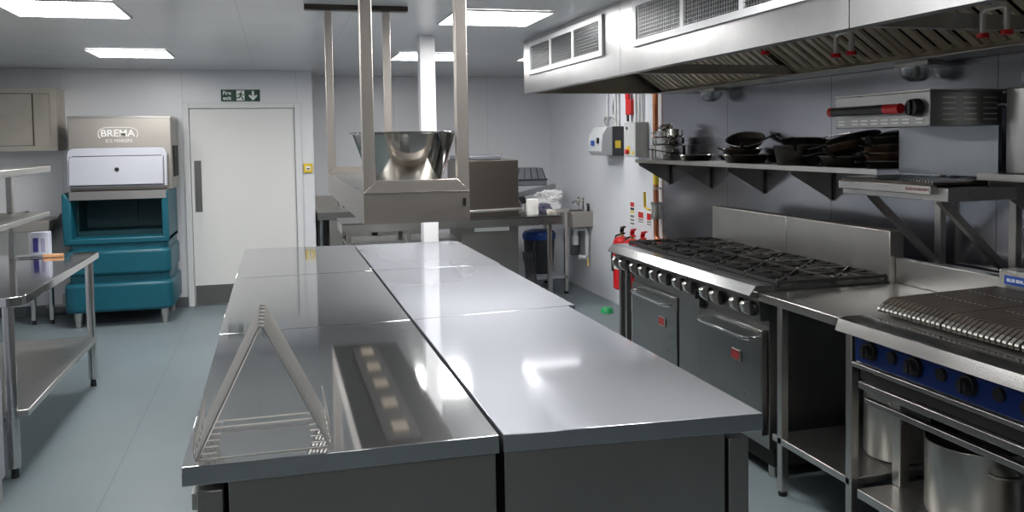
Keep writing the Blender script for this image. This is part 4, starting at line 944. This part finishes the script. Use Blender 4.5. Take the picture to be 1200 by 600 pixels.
# left prep table with two tier overshelf
t = thing('prep_table', 'long steel prep table on tube legs with undershelf, at the left edge', 'table', (-2.05, 3.55, 0))
pl = [(-1.685, 4.43), (-2.40, 4.43), (-2.40, 2.60)] + [(-1.765 + .08 * math.cos(R(a)), 2.68 + .08 * math.sin(R(a))) for a in (270, 292, 315, 337, 360)]
M().prism(pl, 'z', .855, .902).build('table_top', TOP, t, recalc=True, bevel=.003)
M().box(-2.36, 2.68, .30, -1.70, 4.36, .335).build('undershelf', STL, t, bevel=.004)
for x, y in ((-1.775, 2.69), (-1.73, 4.33), (-2.33, 2.69), (-2.33, 4.33)):
    l = M().cyl((x, y, .05), (x, y, .856), .026, n=18).cyl((x, y, .05), (x, y, .30), .029, n=18).build('leg', TUBE, t)
    M().cyl((x, y, 0), (x, y, .05), .020, .016, 12).build('foot', BLACK, l)
t = thing('overshelf', 'two tier steel overshelf standing on the left prep table', 'shelf', (-2.15, 3.5, .903))
M().box(-2.40, 2.75, 1.165, -1.945, 4.30, 1.195).build('lower_shelf', STL, t, bevel=.003)
M().box(-2.40, 2.75, 1.455, -1.93, 4.30, 1.495).build('upper_shelf', STL, t, bevel=.003)
for y in (4.22, 2.82):
    M().box(-2.175, y - .018, .903, -2.14, y + .018, 1.165).box(-2.175, y - .018, 1.195, -2.14, y + .018, 1.455).build('upright', STV, t, bevel=.003)
# small carton and knife on the table
t = thing('glove_carton', 'white and blue carton standing at the back of the prep table', 'carton', (-2.02, 4.36, .903))
M().box(-2.08, 4.33, .903, -1.968, 4.41, 1.055).build('carton_body', CARD, t, bevel=.002)
M().box(-2.062, 4.3285, .925, -2.03, 4.3298, 1.02).build('blue_print', plain('print_blue', (.05, .04, .25), .5), t)
M().box(-2.015, 4.3285, .925, -1.99, 4.3298, 1.015).build('blue_print', plain('print_lilac', (.32, .31, .45), .5), t)
t = thing('knife', 'kitchen knife with pale wooden handle on the prep table', 'knife', (-1.97, 4.22, .903))
M().box(-1.975, 4.185, .903, -1.85, 4.215, .925).build('handle', WOOD, t, bevel=.007)
M().prism([(-2.13, 4.185), (-1.975, 4.185), (-1.975, 4.215), (-2.10, 4.222)], 'z', .906, .910).build('blade', DGREY, t, recalc=True)

# sink unit behind the prep table
t = thing('sink_unit', 'steel sink unit with splash panel behind the prep table', 'sink', (-3.0, 6.85, 0))
M().box(-3.55, 6.60, .86, -2.49, 7.13, .955).build('sink_bowl', plain('sink_steel', (.45, .42, .38), .4, .8), t, bevel=.006)
M().prism([(6.62, .86), (7.13, .86), (7.13, .99), (7.0, .99)], 'x', -2.488, -2.483).build('end_panel', DKSTL, t, recalc=True)
M().box(-3.5, 6.68, .40, -2.62, 7.10, .858).build('front_skirt', STV, t)
M().tube([(-2.75, 7.0, .955), (-2.75, 7.0, 1.0), (-2.75, 6.95, 1.02), (-2.82, 6.85, 1.01)], .014, 8).build('tap', CHROME, t)
for x in (-2.67, -2.52, -3.45):
    l = M().cyl((x, 6.70, .04), (x, 6.70, .86), .024, n=14).build('leg', TUBE, t)
    M().cyl((x, 6.70, 0), (x, 6.70, .04), .018, n=10).build('foot', BLACK, l)
t = thing('drain_pipe', 'pale waste pipes low on the wall behind the prep table', 'pipe', (-2.5, 6.9, .05))
M().tube([(-2.62, 6.95, .12), (-2.50, 6.95, .12), (-2.39, 6.90, .13)], .016, 8).build('pipe', GREYB, t)
M().tube([(-2.46, 6.95, .10), (-2.46, 6.95, .22), (-2.42, 6.92, .26), (-2.36, 6.92, .26)], .022, 8).build('trap', GREYB, t)
M().cyl((-2.40, 6.90, .22), (-2.40, 6.90, .30), .03, n=10).build('valve', CHROME, t)

# white upright freezer at the left edge
t = thing('white_cabinet', 'white cabinet side just showing at the lower left edge', 'cabinet', (-2.1, 2.1, 0))
M().box(-2.40, 1.60, .10, -1.742, 2.43, 1.90).build('side_panel', WHITEP, t, bevel=.01)
M().box(-2.38, 1.62, .0, -1.75, 2.40, .10).build('base', plain('freezer_base', (.45, .45, .46), .5), t)

# ------------------------------------------------------------------ world, camera, view
w = bpy.data.worlds.new('world'); bpy.context.scene.world = w; w.use_nodes = True
w.node_tree.nodes['Background'].inputs[0].default_value = (.5, .52, .55, 1); w.node_tree.nodes['Background'].inputs[1].default_value = .05
cam = bpy.data.cameras.new('camera'); co = bpy.data.objects.new('camera', cam); C.objects.link(co)
yaw, pit, rol = R(15.36424), R(2.85674), R(-.88728)
fw = Vector((math.sin(yaw) * math.cos(pit), math.cos(yaw) * math.cos(pit), -math.sin(pit)))
r_ = Vector((math.cos(yaw), -math.sin(yaw), 0)); u_ = r_.cross(fw)
r2 = r_ * math.cos(rol) + u_ * math.sin(rol); u2 = -r_ * math.sin(rol) + u_ * math.cos(rol)
mt = Matrix((r2, u2, -fw)).transposed().to_4x4(); mt.translation = (-.49553, -1.94945, 1.61411); co.matrix_world = mt
cam.sensor_width = 36; cam.sensor_fit = 'HORIZONTAL'; cam.lens = 1003.74 / 1200 * 36; cam.shift_y = -(300 - 215.034) / 1200; cam.clip_start = .05
bpy.context.scene.camera = co
S = bpy.context.scene
S.view_settings.view_transform = 'Standard'; S.view_settings.look = 'None'; S.view_settings.exposure = .08; S.view_settings.gamma = 1
S.cycles.max_bounces = 8; S.cycles.diffuse_bounces = 4; S.cycles.glossy_bounces = 5; S.cycles.caustics_reflective = True; S.cycles.caustics_refractive = False; S.cycles.blur_glossy = .6
S.cycles.sample_clamp_indirect = 4
